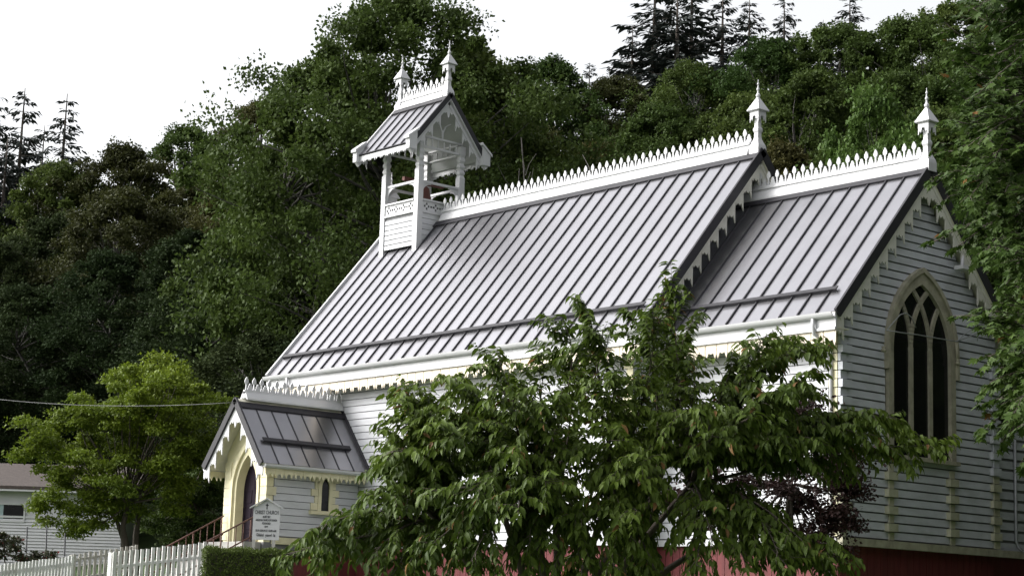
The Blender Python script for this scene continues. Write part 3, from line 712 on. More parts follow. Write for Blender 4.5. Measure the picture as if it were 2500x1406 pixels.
# sign
SR = Vector((.64, .768, 0)).normalized(); SN = Vector((SR.y, -SR.x, 0))
so_ = at(648, 1318, 46.4); so_.z = 0
sg_ = tag(empty('church_sign', (so_.x, so_.y, ground_z(so_.x, so_.y))), 'white painted notice board with little gable roof standing behind the hedge', 'sign')
zb, zt = 1.47, 2.25
SF = lambda a, b, t: tuple(so_ + SR*a + SN*t + Vector((0, 0, b)))
SW = .325
bm = MB(); bm.prism([(-SW, zb), (SW, zb), (SW, zt), (0, zt+.20), (-SW, zt)], SF, -.02, .02); bm.build('board', WHITE, sg_)
for sg in (-1, 1):
    bm = MB(); bm.prism([(0, zt+.205), (sg*(SW+.09), zt-.035), (sg*(SW+.09), zt-.005), (0, zt+.24)], SF, -.05, .09); bm.build('roof', WHITE, sg_)
    bm = MB(); x = sg*.24-.04; bm.prism([(x-.04, -.6), (x+.04, -.6), (x+.04, zb), (x-.04, zb)], SF, -.03, .03); bm.build('post', OLDWOOD, sg_)
def text(s, size, zc, wid=None, a=0):
    cu = bpy.data.curves.new('lettering', 'FONT'); cu.body = s; cu.size = size; cu.align_x = 'CENTER'; cu.align_y = 'CENTER'; cu.extrude = .002; cu.offset = .0015
    tmp = bpy.data.objects.new('tmp', cu); COL.objects.link(tmp); dg = bpy.context.evaluated_depsgraph_get()
    me = bpy.data.meshes.new_from_object(tmp.evaluated_get(dg)); bpy.data.objects.remove(tmp)
    xs_ = [v.co.x for v in me.vertices]; k = wid/(max(xs_)-min(xs_)) if wid else 1
    for v in me.vertices:
        c = v.co.copy(); v.co = SR*(c.x*k) + Vector((0, 0, c.y)) + SN*(c.z)
    me.materials.clear(); me.materials.append(BLACK)
    return place('lettering', me, Vector(SF(a, zc, .0235)), sg_)
text('CHRIST CHURCH', .125, 2.13, .57); text('ALERT BAY', .075, 2.025, .19); text('ANGLICAN CHURCH OF CANADA', .072, 1.945, .52); text('FOUNDED', .07, 1.865, .20); text('1879', .06, 1.785, .08)
text('SUN SERVICE 10:00 AM', .072, 1.69, .50); text("Gilaksl  yaxwl  la", .10, 1.585, .46)
bm = MB(); bm.prism([(-.012, 2.21), (.012, 2.21), (.012, 2.35), (-.012, 2.35)], SF, .021, .026); bm.prism([(-.035, 2.30), (-.013, 2.30), (-.013, 2.322), (-.035, 2.322)], SF, .021, .026); bm.prism([(.013, 2.30), (.035, 2.30), (.035, 2.322), (.013, 2.322)], SF, .021, .026); bm.build('cross', BLACK, sg_)

# picket fences
random.seed(4)
def fence(a, b, pitch, wd, ht, mat, label, grp=None, flat=True, lean=.0, rail=True, rails=(.36, .85)):
    a = Vector(a); b = Vector(b); d = Vector((b.x-a.x, b.y-a.y, 0)); Ln = d.length; d.normalize(); nn = Vector((d.y, -d.x, 0))
    if nn.dot(CAM-a) < 0: nn = -nn
    f = tag(empty('picket_fence', ((a.x+b.x)/2, (a.y+b.y)/2, (a.z+b.z)/2-ht)), label, 'fence', grp)
    n = int(Ln/pitch)
    for k in range(n+1):
        p = a.lerp(b, k/n); h = random.uniform(-.015, .015); q = random.uniform(-lean, lean)
        bm = MB(); P = [(-wd/2, -ht), (wd/2, -ht), (wd/2+q, h), (-wd/2+q, h)]
        bm.prism(P, lambda x, y, t: tuple(p + d*x + nn*t + Vector((0, 0, y))), .0, .022); bm.build('picket', mat, f)
    for rz in rails:
        bm = MB(); z0 = a.z-ht+ht*rz; z1 = b.z-ht+ht*rz
        bm.hexa([tuple(Vector((e.x, e.y, ez)) + nn*t + Vector((0, 0, hh))) for e, ez in ((a, z0), (b, z1)) for t in (-.045, -.002) for hh in (-.035, .035)]); bm.build('rail', mat, f)
    for e in (a, b):
        bm = MB(); bm.prism([(-.05, -ht-.2), (.05, -ht-.2), (.05, -.02), (-.05, -.02)], lambda x, y, t: tuple(e + d*x + nn*t + Vector((0, 0, y))), -.145, -.046); bm.build('post', mat, f)
    return f
fence(at(-60, 1384, 37), at(176, 1357, 41), .145, .095, 1.05, FENCE, 'bright white picket fence sloping up beside the dark red-tinged shrub')
fence(at(182, 1352, 49), at(332, 1330, 51), .19, .10, 1.0, OLDWOOD, 'old grey weathered picket fence between the two white ones', lean=.02)
fence(at(280, 1346, 43.5), at(500, 1323, 46), .172, .10, 1.15, FENCE, 'white picket fence in front of the porch steps', rails=(.30, .70))

# hedge
def leaf_arrays(P, D, Nn, L, W, tv, tf):
    P = np.asarray(P); D = D/np.linalg.norm(D, axis=1, keepdims=True)
    B = np.cross(Nn, D); B /= (np.linalg.norm(B, axis=1, keepdims=True)+1e-9); Nn = np.cross(D, B)
    tv = np.asarray(tv, float); k = len(tv)
    V = P[:, None, :] + D[:, None, :]*(tv[None, :, 0:1]*L[:, None, None]) + B[:, None, :]*(tv[None, :, 1:2]*W[:, None, None]) + Nn[:, None, :]*(tv[None, :, 2:3]*L[:, None, None])
    T = np.asarray(tf)[None] + (np.arange(len(P))*k)[:, None, None]
    return V.reshape(-1, 3), T.reshape(-1, 3)
T_SIMPLE = ([(0,0,0),(.45,-.5,.05),(1,0,-.08),(.45,.5,.05)], [(0,1,2),(0,2,3)])
T_CHERRY = ([(0,0,0),(.3,-.46,.07),(.3,0,0),(.3,.46,.07),(.65,-.36,.0),(.65,0,-.07),(.65,.36,.0),(1,0,-.22)], [(0,1,2),(0,2,3),(1,4,5),(1,5,2),(2,5,6),(2,6,3),(4,7,5),(5,7,6)])
_mp = [(.0,.0,0)]
for ang, r in ((-150,.42),(-118,.30),(-88,.55),(-58,.33),(-40,.72),(-20,.40),(0,1.),(20,.40),(40,.72),(58,.33),(88,.55),(118,.30),(150,.42)):
    _mp.append((.25+.75*r*math.cos(math.radians(ang))*.9, .75*r*math.sin(math.radians(ang)), -.12*r))
T_MAPLE = (_mp, [(0, i, i+1) for i in range(1, 13)])
def rnd_dirs(rng, n):
    d = rng.normal(size=(n, 3)); return d/np.linalg.norm(d, axis=1, keepdims=True)
LEAFHEDGE = leaf_material('hedge_leaves', (.045,.068,.014), (.10,.135,.028), .2, .6, .15)
rng = np.random.default_rng(3)
h0, h1 = at(497, 1342, 44.2), at(712, 1336, 44.6); hd = Vector((h1.x-h0.x, h1.y-h0.y, 0)); hl = hd.length; hd.normalize(); hn = Vector((hd.y, -hd.x, 0))
if hn.dot(CAM-h0) < 0: hn = -hn
ht = 1.5; dp = 1.0; hb = Vector((h0.x, h0.y, 0)); ztop = (h0.z+h1.z)/2-.04
hedge = tag(empty('hedge', hb + hd*hl/2 + Vector((0, 0, ztop-ht))), 'low clipped dark green box hedge in front of the notice board', 'hedge')
n = 15000; u = rng.random((n, 3)); face = rng.choice(4, n, p=[.5, .3, .1, .1])
X = u[:, 0]*hl; Y = u[:, 1]*dp; Z = ztop-u[:, 2]*ht; Nn = np.zeros((n, 3))
Hn = np.array(hn); Hd = np.array(hd)
m_ = face == 0; Y[m_] = -rng.random(m_.sum())**2*.1; Nn[m_] = Hn
m_ = face == 1; Z[m_] = ztop-rng.random(m_.sum())**2*.08+.03*np.sin(X[m_]*9); Nn[m_] = (0, 0, 1)
m_ = face == 2; X[m_] = rng.random(m_.sum())*.08; Nn[m_] = -Hd
m_ = face == 3; X[m_] = hl-rng.random(m_.sum())*.08; Nn[m_] = Hd
Y = np.where(face == 0, Y, -Y)
P = np.array(hb)[None]*1. + Hd[None]*X[:, None] + Hn[None]*(Y[:, None]+.5) ; P[:, 2] = Z
P += rng.normal(size=(n, 3))*.025
V, T = leaf_arrays(P, rnd_dirs(rng, n)+Nn*.4, Nn+rnd_dirs(rng, n)*.9, rng.uniform(.04, .065, n), rng.uniform(.022, .035, n), *T_SIMPLE)
V = V - np.array(WL[hedge])
place('foliage', arrays_mesh('foliage', V, T, LEAFHEDGE), WL[hedge], hedge)
bm = MB(); b_ = hb + hn*.44
bm.hexa([tuple(Vector((b_.x, b_.y, 0)) + hd*x - hn*y + Vector((0, 0, zz))) for x in (.06, hl-.06) for y in (0, dp-.1) for zz in (ztop-ht, ztop-.08)]); bm.build('twig_core', SOIL, hedge)

# ---------------------------------------------------------------- house behind the left tree
hR = Vector((RH.x, RH.y, 0)); hN = -GH
hc = at(292, 1370, 74); hc.z = 0
HF = lambda a, b, t: tuple(hc + hR*a + hN*t + Vector((0, 0, b)))      # a to the right of the corner, t toward the road
house = tag(empty('house', (hc.x, hc.y, 0)), 'white low house with brown shingle roof behind the yellow-green tree', 'house')
ztop_h = 4.15
bm = MB(); bm.prism([(-14, -.5), (0, -.5), (0, ztop_h), (-14, ztop_h)], HF, -8, 0); wall = bm.build('wall', WHITE, house)
bm = MB(); bm.prism([(-14, 0), (.01, 0), (.01, .122), (-14, .108)], HF, .0, .03)
bm = MB(); bm.hexa([HF(a, b, t) for a in (-14, .0) for b, t in ((.018, .001), (.018, .055), (.12, .001), (.12, .016))])
bm.repeat('siding_board', WHITE, wall, [(0, 0, .2+k*.12) for k in range(24)])
bm = MB(); bm.prism([(-14.5, ztop_h+.16), (.5, ztop_h+.16), (.5, ztop_h-.02), (-14.5, ztop_h-.02)], HF, .45, .55); bm.build('fascia', WHITE, house)
bm = MB(); bm.hexa([HF(a, b, t) for a in (-14.5, .5) for b, t in ((ztop_h+.05, .56), (ztop_h+.18, .56), (ztop_h+1.25, -4), (ztop_h+1.38, -4))]); rf = bm.build('roof', SHINGLE, house)
bm = MB(); bm.hexa([HF(a, b, t) for a in (-14.5, .5) for b, t in ((ztop_h+.05, -8.5), (ztop_h+.18, -8.5), (ztop_h+1.25, -4), (ztop_h+1.38, -4))]); bm.build('roof', SHINGLE, house)
bm = MB(); bm.prism([(-14, 3.12), (0, 3.12), (0, 3.2), (-14, 3.2)], HF, .036, .05); bm.build('wall_band', WHITE, wall)
CURT = material('teal_blind', (.30,.38,.40), .7)
for a0, a1 in ((-5.6, -3.85), (-9.5, -8)):
    bm = MB(); bm.prism([(a0, 3.02), (a1, 3.02), (a1, 3.62), (a0, 3.62)], HF, .002, .016); wn = bm.build('window', GLASS, house)
    bm = MB()
    for q in ((a0-.06, a1+.06, 3.62, 3.69), (a0-.06, a1+.06, 2.95, 3.02), (a0-.06, a0, 3.02, 3.62), (a1, a1+.06, 3.02, 3.62)): bm.prism([(q[0], q[2]), (q[1], q[2]), (q[1], q[3]), (q[0], q[3])], HF, .0, .065)
    bm.build('frame', WHITE, wn)
    bm = MB(); bm.prism([(a0, 3.02), (a0+.95, 3.02), (a0+.95, 3.62), (a0, 3.62)], HF, .018, .024); bm.build('blind', CURT, wn)
for px_, y0_, y1_ in ((64, 1286, 1372), (112, 1282, 1372), (157, 1300, 1372)):
    a, b = at(px_+2, y0_, 60), at(px_, y1_+60, 60)
    tag(MB().tube([a, (b.x, b.y, ground_z(b.x, b.y)-.1)], .025, 6).build('garden_stake', BLACK), 'thin dark upright stake in front of the white house wall', 'stake', 'stakes before the house')

# ---------------------------------------------------------------- trees
def clump_leaves(rng, C, Rr, n, up=.5, out=.5, rndn=.8, flat=.7, droop=.0, shell=.45):
    # C (k,3) clump centres, Rr (k,) radii, n leaves per clump
    k = len(C); idx = np.repeat(np.arange(k), n); d = rnd_dirs(rng, k*n)
    d[:, 2] = np.where(d[:, 2] < -.35, -d[:, 2], d[:, 2])
    r = (shell + (1-shell)*rng.random(k*n))
    r = r*np.where(rng.random(k*n) < .16, rng.uniform(1.0, 1.22, k*n), 1.)
    lump = 1+.25*np.sin(d[:, 0]*5+idx*1.7)*np.sin(d[:, 1]*5+idx*.9)
    P = C[idx] + d*(Rr[idx]*r*lump)[:, None]*np.array([1, 1, flat])
    Nn = d*out + np.array([0, 0, up]) + rnd_dirs(rng, k*n)*rndn
    D = rnd_dirs(rng, k*n) + d*.6 - np.array([0, 0, droop])
    return P, D, Nn

A_DARK = leaf_material('alder_leaves', (.024,.044,.011), (.062,.102,.022), .3, .6, .1, hue=.035)
A_BROWN = leaf_material('olive_leaves', (.030,.033,.011), (.066,.072,.020), .24, .6, .12, hue=.03)
A_DEEP = leaf_material('deep_green_leaves', (.012,.021,.009), (.034,.053,.018), .2, .7, .05, hue=.03)  # darker leaf colour, as of another species
A_BRIGHT = leaf_material('bright_leaves', (.034,.068,.014), (.080,.135,.026), .28, .55, .15)
A_LEFT = leaf_material('yellow_green_leaves', (.062,.098,.010), (.155,.205,.018), .33, .55, .2)
CONIF = leaf_material('conifer_needles', (.016,.021,.020), (.032,.040,.034), .05, .7, .2)
CHERRY = leaf_material('cherry_leaves', (.033,.058,.009), (.105,.152,.021), .32, .5, .18, accent=(.18,.10,.04), accent_amt=.012)
MAPLE = leaf_material('maple_leaves', (.022,.044,.010), (.060,.098,.020), .28, .5, .15, accent=(.18,.09,.03), accent_amt=.006)
PLUM = leaf_material('purple_leaves', (.014,.010,.009), (.042,.019,.018), .2, .55, .15)
ROSE = leaf_material('rose_leaves', (.022,.030,.012), (.06,.06,.025), .2, .5, accent=(.20,.03,.03), accent_amt=.05)

def limb(rng, p0, p1, sag=.1, n=7, wob=.05):
    p0 = np.array(p0, float); p1 = np.array(p1, float); L_ = np.linalg.norm(p1-p0); o = rng.normal(size=3)*wob*L_
    out = []
    for i in range(n):
        t = i/(n-1); b = 4*t*(1-t)
        out.append(p0*(1-t)+p1*t + o*b + np.array([0, 0, sag*L_*b]))
    return out
def alder_proto(seed, H=15., cw=4.6, clumps=165, leaves=390, ls=.165, mat=A_DARK, low=.22, topw=.55, bark=ALDERBARK, flatn=.95):
    rng = np.random.default_rng(seed)
    C = []; R_ = []
    for i in range(clumps):
        t = (i+.5)/clumps; zf = low+(1-low)*t**.9
        prof = math.sin(math.pi*min(1, max(.0, (zf-low*.7)/(1-low*.7)))**.85)**.6
        prof = max(prof, .12); th = i*2.39996+rng.normal()*.4; rad = cw*prof*(rng.uniform(.35, 1.12)**.7)*(1+.22*math.sin(3*th+seed))
        C.append((rad*math.cos(th), rad*math.sin(th), H*zf-.6)); R_.append(rng.uniform(.4, 1.25)*(1.0 if zf < .8 else .7))
    C = np.array(C); R_ = np.array(R_)
    P, D, Nn = clump_leaves(rng, C, R_, leaves, up=.45, out=.55, rndn=.75, flat=flatn, shell=.25)
    n = len(P); Ls = rng.uniform(.65, 1.25, n)*ls
    V, T = leaf_arrays(P, D, Nn, Ls, Ls*.72, *T_SIMPLE)
    crown = arrays_mesh('crown', V, T, mat)
    bm = MB(); trunk = [(rng.normal()*.12*i, rng.normal()*.12*i, H*.85*i/6-.8*(i == 0)) for i in range(7)]
    bm.tube(trunk, [.24*(1-.13*i) for i in range(7)], 7)
    for j in range(0, clumps, 3):
        c = C[j]; zi = max(.08, min(.8, (c[2]-1.5)/H/.85)); k = zi*6; i0 = int(k); a = np.array(trunk[i0])*(1-(k-i0))+np.array(trunk[min(6, i0+1)])*(k-i0)
        bm.tube(limb(rng, a, c, -.02, 5), [.05, .042, .032, .02, .01], 4)
    return crown, bm.mesh('trunk', bark, (0, 0, 0))
def put_tree(name, proto, loc, rot, sc_, label, cat='tree', group=None):
    e = tag(empty(name, loc), label, cat, group); e.rotation_euler = (0, 0, rot); e.scale = sc_
    for nm, me in zip(('crown', 'trunk'), proto):
        o = bpy.data.objects.new(nm, me); COL.objects.link(o); o.parent = e
    return e
protos = [alder_proto(11), alder_proto(12, 15, 5.0, 175, 380), alder_proto(13, 15, 4.2, 160, 390, low=.15), alder_proto(14, 15, 5.2, 180, 380), ]
proto_b = [alder_proto(15, mat=A_BROWN), alder_proto(16, 15, 4.8, 165, 390, mat=A_BROWN, low=.15)]
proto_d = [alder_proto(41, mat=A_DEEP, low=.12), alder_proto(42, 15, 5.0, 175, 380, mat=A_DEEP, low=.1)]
proto_l = [alder_proto(17, 15, 5.0, 130, 340, mat=A_BRIGHT)]
TL = [(-800,600),(-200,520),(0,480),(100,430),(200,385),(330,350),(400,315),(470,300),(540,290),(600,260),(680,215),(720,190),(800,230),(900,260),(1000,260),(1100,240),(1170,170),(1220,135),(1300,115),(1370,165),(1450,200),(1520,165),(1650,160),(1750,120),(1850,85),(1950,80),(2050,60),(2150,45),(2250,25),(2400,0),(2700,-20)]
def treeline(x): return float(np.interp(x, [a for a, b in TL], [b for a, b in TL]))
random.seed(21)
def tree_at(px_, py_, d, protos_, label, group=None, name='broadleaf_tree', wide=1.0, sink=0):
    p = at(px_, py_, d); gz = ground_z(p.x, p.y); h = max(5., p.z-gz+.3)
    k = h/15.; wd = max(.72, min(1.35, (k*.6+.45)))*wide
    return put_tree(name, random.choice(protos_), (p.x, p.y, gz), random.uniform(0, 6.28), (wd, wd, k), label, 'tree', group)
GRP = 'wooded hillside behind the church'
LD, LB = 'dark green broadleaf tree in the dense wood climbing the hillside', 'olive brown broadleaf tree in the dense wood climbing the hillside'
rows = [(122, 0, 185), (106, 125, 190), (93, 265, 205), (82, 410, 220), (74, 560, 240)]
for ri, (d, off, stp) in enumerate(rows):
    x = -760+ri*37
    while x < 2640:
        ty = treeline(x)+off+random.uniform(-25, 45)*(0.5 if ri == 0 else 1)
        if ty < 1050 and not (ri >= 2 and x > 2350) and not (d < 90 and x < 420):
            br = random.random() < (.38 if (x < 700 or 1150 < x < 1500) else .12)
            if x < 1000 and ty > 480: tree_at(x, ty, d+random.uniform(-4, 4), proto_d, 'very dark green tree low at the foot of the wooded hillside', GRP)
            else: tree_at(x, ty, d+random.uniform(-4, 4), proto_b if br else protos, LB if br else LD, GRP)
        x += stp*random.uniform(.75, 1.2)
# the tall tree behind the belfry: several crowns' worth of height, nearer than the wood
big = alder_proto(31, 15, 5.6, 260, 400, ls=.125, low=.2)
tree_at(985, -8, 79, [big], 'tall broad green tree rising behind the belfry', name='tall_broadleaf_tree', wide=1.02)
for a, b, d in ((800, 150, 80), (1160, 110, 81)):
    tree_at(a, b, d, protos, 'tall green tree crowding against the tall broad tree behind the belfry', 'trees beside the tallest tree', wide=.9)
for a, b, d in ((2140, 225, 66), (2190, 330, 63)):
    tree_at(a, b, d, proto_l, 'fresh bright green young tree behind the chancel roof', 'bright young trees behind the chancel', name='young_tree', wide=.62)

for a, b, d in ((3400, 150, 40), (3350, 0, 34), (3180, 200, 52), (3750, -100, 30), (4300, -100, 28), (2900, 350, 60), (4600, -200, 20), (5800, -200, 16), (4700, 0, 34)):  # added outside the view to keep sky light off the east gable
    tree_at(a, b, d, protos, 'tall unseen tree added east of the chancel to shade the gable', 'added unseen trees east of the church', wide=1.25)
k = 0
for ss in (27, 34, 41, 48, 55, 62, 69, 77):  # rows added out of view so seams and glass reflect less bright sky
    for ll in (27, 38):
        k += 1; q = Vector((CAM.x, CAM.y, 0)) + GH*(ss+(k*7 % 5)) + RH*(ll+(k*5 % 6)); gz = ground_z(q.x, q.y)
        put_tree('broadleaf_tree', protos[k % 4], (q.x, q.y, gz), k*1.3, (1.5, 1.5, 1.6+.1*(k % 4)), 'tall unseen tree added east of the chancel to shade the gable', 'tree', 'added unseen trees east of the church')
for k in range(6):  # low fill added unseen to close the bright gap beneath those crowns
    q = Vector((CAM.x, CAM.y, 0)) + GH*(28+5*k) + RH*(20.5+1.2*(k % 2)); gz = ground_z(q.x, q.y)
    put_tree('young_tree', protos[2], (q.x, q.y, gz-.4), k*1.7, (.8, .8, .62), 'low unseen tree added under the tall ones to darken reflections', 'tree', 'added low unseen trees east of the church')
# conifers on the skyline
def conifer_proto(seed, H=20., mat=CONIF, spread=3.4, dens=1.):
    rng = np.random.default_rng(seed); bm = MB(); bm.tube([(0,0,-.6),(0,0,H*.5),(0,0,H*.99)], [.28,.16,.02], 6)
    P = []; D = []; Nn = []; Ls = []; Ws = []
    z = H*.12
    while z < H*.985:
        f = 1-z/H; nb = int(4+4*f); th0 = rng.random()*6.28
        for b in range(nb):
            th = th0+b*6.283/nb+rng.normal()*.3; ln = spread*(f**.75)*rng.uniform(.35, 1.3)+.12
            if rng.random() < .24: continue
            dir_ = np.array([math.cos(th), math.sin(th), 0.]); pts = []
            m = max(3, int(ln/.16*dens))
            for i in range(m+1):
                t = i/m; pts.append(np.array([0, 0, z]) + dir_*ln*t + np.array([0, 0, -.30*ln*t+.34*ln*t*t + rng.normal()*.02]))
            bm.tube([pts[0], pts[m//2], pts[-1]], [.035*f+.015, .02, .006], 4)
            for i in range(1, m+1):
                for s_ in (-1, 1, 0):
                    side = np.array([-dir_[1], dir_[0], 0])*s_
                    P.append(pts[i]); D.append(dir_*.7+side*.8+np.array([0, 0, -.55+rng.normal()*.25])); Nn.append(np.array([0, 0, 1.])+rng.normal(size=3)*.4)
                    l = rng.uniform(.3, .75)*(.5+.5*min(1, ln/1.5)); Ls.append(l); Ws.append(l*.36)
        z += rng.uniform(.35, .8)*(.7+.5*f)
    V, T = leaf_arrays(np.array(P), np.array(D), np.array(Nn), np.array(Ls), np.array(Ws), *T_SIMPLE)
    return arrays_mesh('crown', V, T, mat), bm.mesh('trunk', BARK, (0, 0, 0))
cons = [conifer_proto(51), conifer_proto(52, spread=2.9), conifer_proto(53, spread=3.8)]
def conifer(px_, py_, d, i, wd, label, grp):
    p = at(px_, py_, d); gz = ground_z(p.x, p.y); k = (p.z-gz)/20.
    put_tree('conifer', cons[i], (p.x, p.y, gz), random.uniform(0, 6), (wd*1.3, wd*1.3, k), label, 'conifer', grp)
LC = 'dark spruce standing above the broadleaf wood on the right skyline'
for a, b, d, i, w_ in ((1600, -60, 150, 0, 1.35), (1655, -30, 146, 2, 1.2), (1690, -70, 156, 1, 1.3), (1765, -20, 150, 0, 1.1), (1830, -8, 152, 1, 1.05), (1915, -20, 150, 2, .8), (2075, -20, 150, 1, 1.1), (2010, 45, 152, 0, .7), (1545, 60, 148, 1, .8), (1440, 150, 150, 0, .6)):
    conifer(a, b, d, i, w_, LC, 'spruces on the right skyline')
LC2 = 'dark spruce standing above the wood on the left skyline'
for a, b, d, i, w_ in ((62, 208, 145, 0, 1.15), (165, 222, 140, 1, 1.1), (-10, 215, 146, 2, 1.1), (110, 300, 150, 2, 1.0), (20, 330, 142, 1, 1.2), (-60, 300, 140, 0, 1.2)):
    conifer(a, b, d, i, w_, LC2, 'spruces on the left skyline')

# bare dead tree beside the belfry
rng = np.random.default_rng(8); bm = MB()
def bare(p, d, ln, r, lev):
    q = p+d*ln; bm.tube([p, (p+q)/2+rng.normal(size=3)*ln*.04, q], [r, r*.8, r*.55], 5)
    if lev:
        for i in range(3 if lev > 1 else 2):
            dd = d+rng.normal(size=3)*.42; dd[2] = abs(dd[2])*.9+.15; dd /= np.linalg.norm(dd)
            bare(p+d*ln*rng.uniform(.55, 1), dd, ln*rng.uniform(.22, .36), r*.55, lev-1)
b0 = at(1330, 520, 64); gz = ground_z(b0.x, b0.y)
for j in range(7):
    top = at([1235, 1262, 1290, 1318, 1345, 1375, 1405][j], [330, 270, 215, 240, 225, 260, 300][j], 63); s = Vector((b0.x+.35*j-1.0, b0.y+.3*j, gz-.2)); dv = np.array(top-s); L_ = np.linalg.norm(dv)
    bare(np.array(s), dv/L_, L_*.72, .05, 2)
dead = empty('bare_tree', (b0.x, b0.y, gz)); tag(dead, 'bare grey leafless tree against the dark wood right of the belfry', 'tree')
bm.smooth = False; bm.build('branches', DEADWOOD, dead)

# yellow-green tree on the left
rng = np.random.default_rng(19)
def blob_tree(name, label, base_px, d, blobs, nleaf, ls, mat, trunks, bark=BARK, tmpl=T_SIMPLE, wr=.6, dz=1.6, up=.5, crad=(.35, .6), core=0):
    base_ = at(*base_px, d); gz = ground_z(base_.x, base_.y); e = tag(empty(name, (base_.x, base_.y, gz)), label, 'tree')
    Cc = []; Rr = []
    for (bx_, by_, br_) in blobs:                    # blobs in picture units, clumps spread through their depth
        c = np.array(at(bx_, by_, d)); r = br_*d/FPX
        k = max(4, int(14*(r/1.2)**2))
        for i in range(k):
            v = rnd_dirs(rng, 1)[0]*rng.uniform(.35, 1)**.5
            Cc.append(c + np.array(rgt)*v[0]*r + np.array(GH)*v[1]*r*dz + np.array([0, 0, 1])*v[2]*r*.9); Rr.append(rng.uniform(*crad))
    Cc = np.array(Cc); Rr = np.array(Rr); per = max(8, nleaf//len(Cc))
    P, D, Nn = clump_leaves(rng, Cc, Rr, per, up=up, out=.5, rndn=.8, flat=.6, droop=.3, shell=.2)
    n = len(P); Ls = rng.uniform(.7, 1.25, n)*ls
    V, T = leaf_arrays(P-np.array(WL[e]), D, Nn, Ls, Ls*wr, *tmpl)
    place('crown', arrays_mesh('crown', V, T, mat), WL[e], e)
    bm = MB()
    for path, r_ in trunks:
        pts = [at(a, b, d+dd) for a, b, dd in path]; bm.tube(pts, [r_*(1-.6*i/(len(pts)-1)) for i in range(len(pts))], 7)
    tips = Cc[::3]
    for tpt in tips:
        root = np.array(at(*trunks[0][0][-1][:2], d)); bm.tube(limb(rng, root+(np.array(tpt)-root)*.1, tpt, -.03, 5), [.03, .025, .02, .014, .008], 4)
    bm.build('trunk', bark, e, WL[e]); return e
blob_tree('garden_tree', 'spreading yellow-green garden tree left of the porch', (310, 1400), 62,
    [(400,965,112),(340,960,80),(330,1010,95),(460,1010,90),(250,1065,95),(160,1080,75),(105,1060,55),(90,1110,45),(380,1090,115),(500,1070,60),(470,1130,85),(220,1150,95),(300,1180,95),(150,1200,75),(140,1260,50),(210,1265,60),(400,1200,80),(520,985,40),(290,950,55),(405,905,45),(190,1010,45),(265,1240,50)],
    76000, .115, A_LEFT, [([(312,1420,0),(306,1330,0),(300,1285,0),(312,1230,0)], .16), ([(306,1330,0),(285,1270,.2),(262,1245,.4)], .09), ([(330,1420,.6),(332,1300,.6),(345,1220,.6)], .14)])
blob_tree('garden_tree', 'dark green tree between the yellow-green tree and the porch', (470, 1400), 64.5,
    [(480,1180,70),(520,1110,55),(440,1250,60),(500,1260,70),(540,1200,40),(400,1290,50),(470,1300,55),(530,1300,40)], 20000, .12, A_DARK, [([(462,1420,0),(464,1300,0),(470,1200,0)], .2)])

# rose bush at the lower left
blob_tree('rose_bush', 'dark bushy shrub with red-tinged leaves behind the picket fence', (15, 1420), 46,
    [(0,1330,40),(25,1350,35),(-30,1340,50),(45,1375,25),(90,1365,18),(128,1368,16)], 5000, .085, ROSE, [([(15,1480,0),(15,1400,0),(10,1350,0)], .03)], crad=(.12, .25))

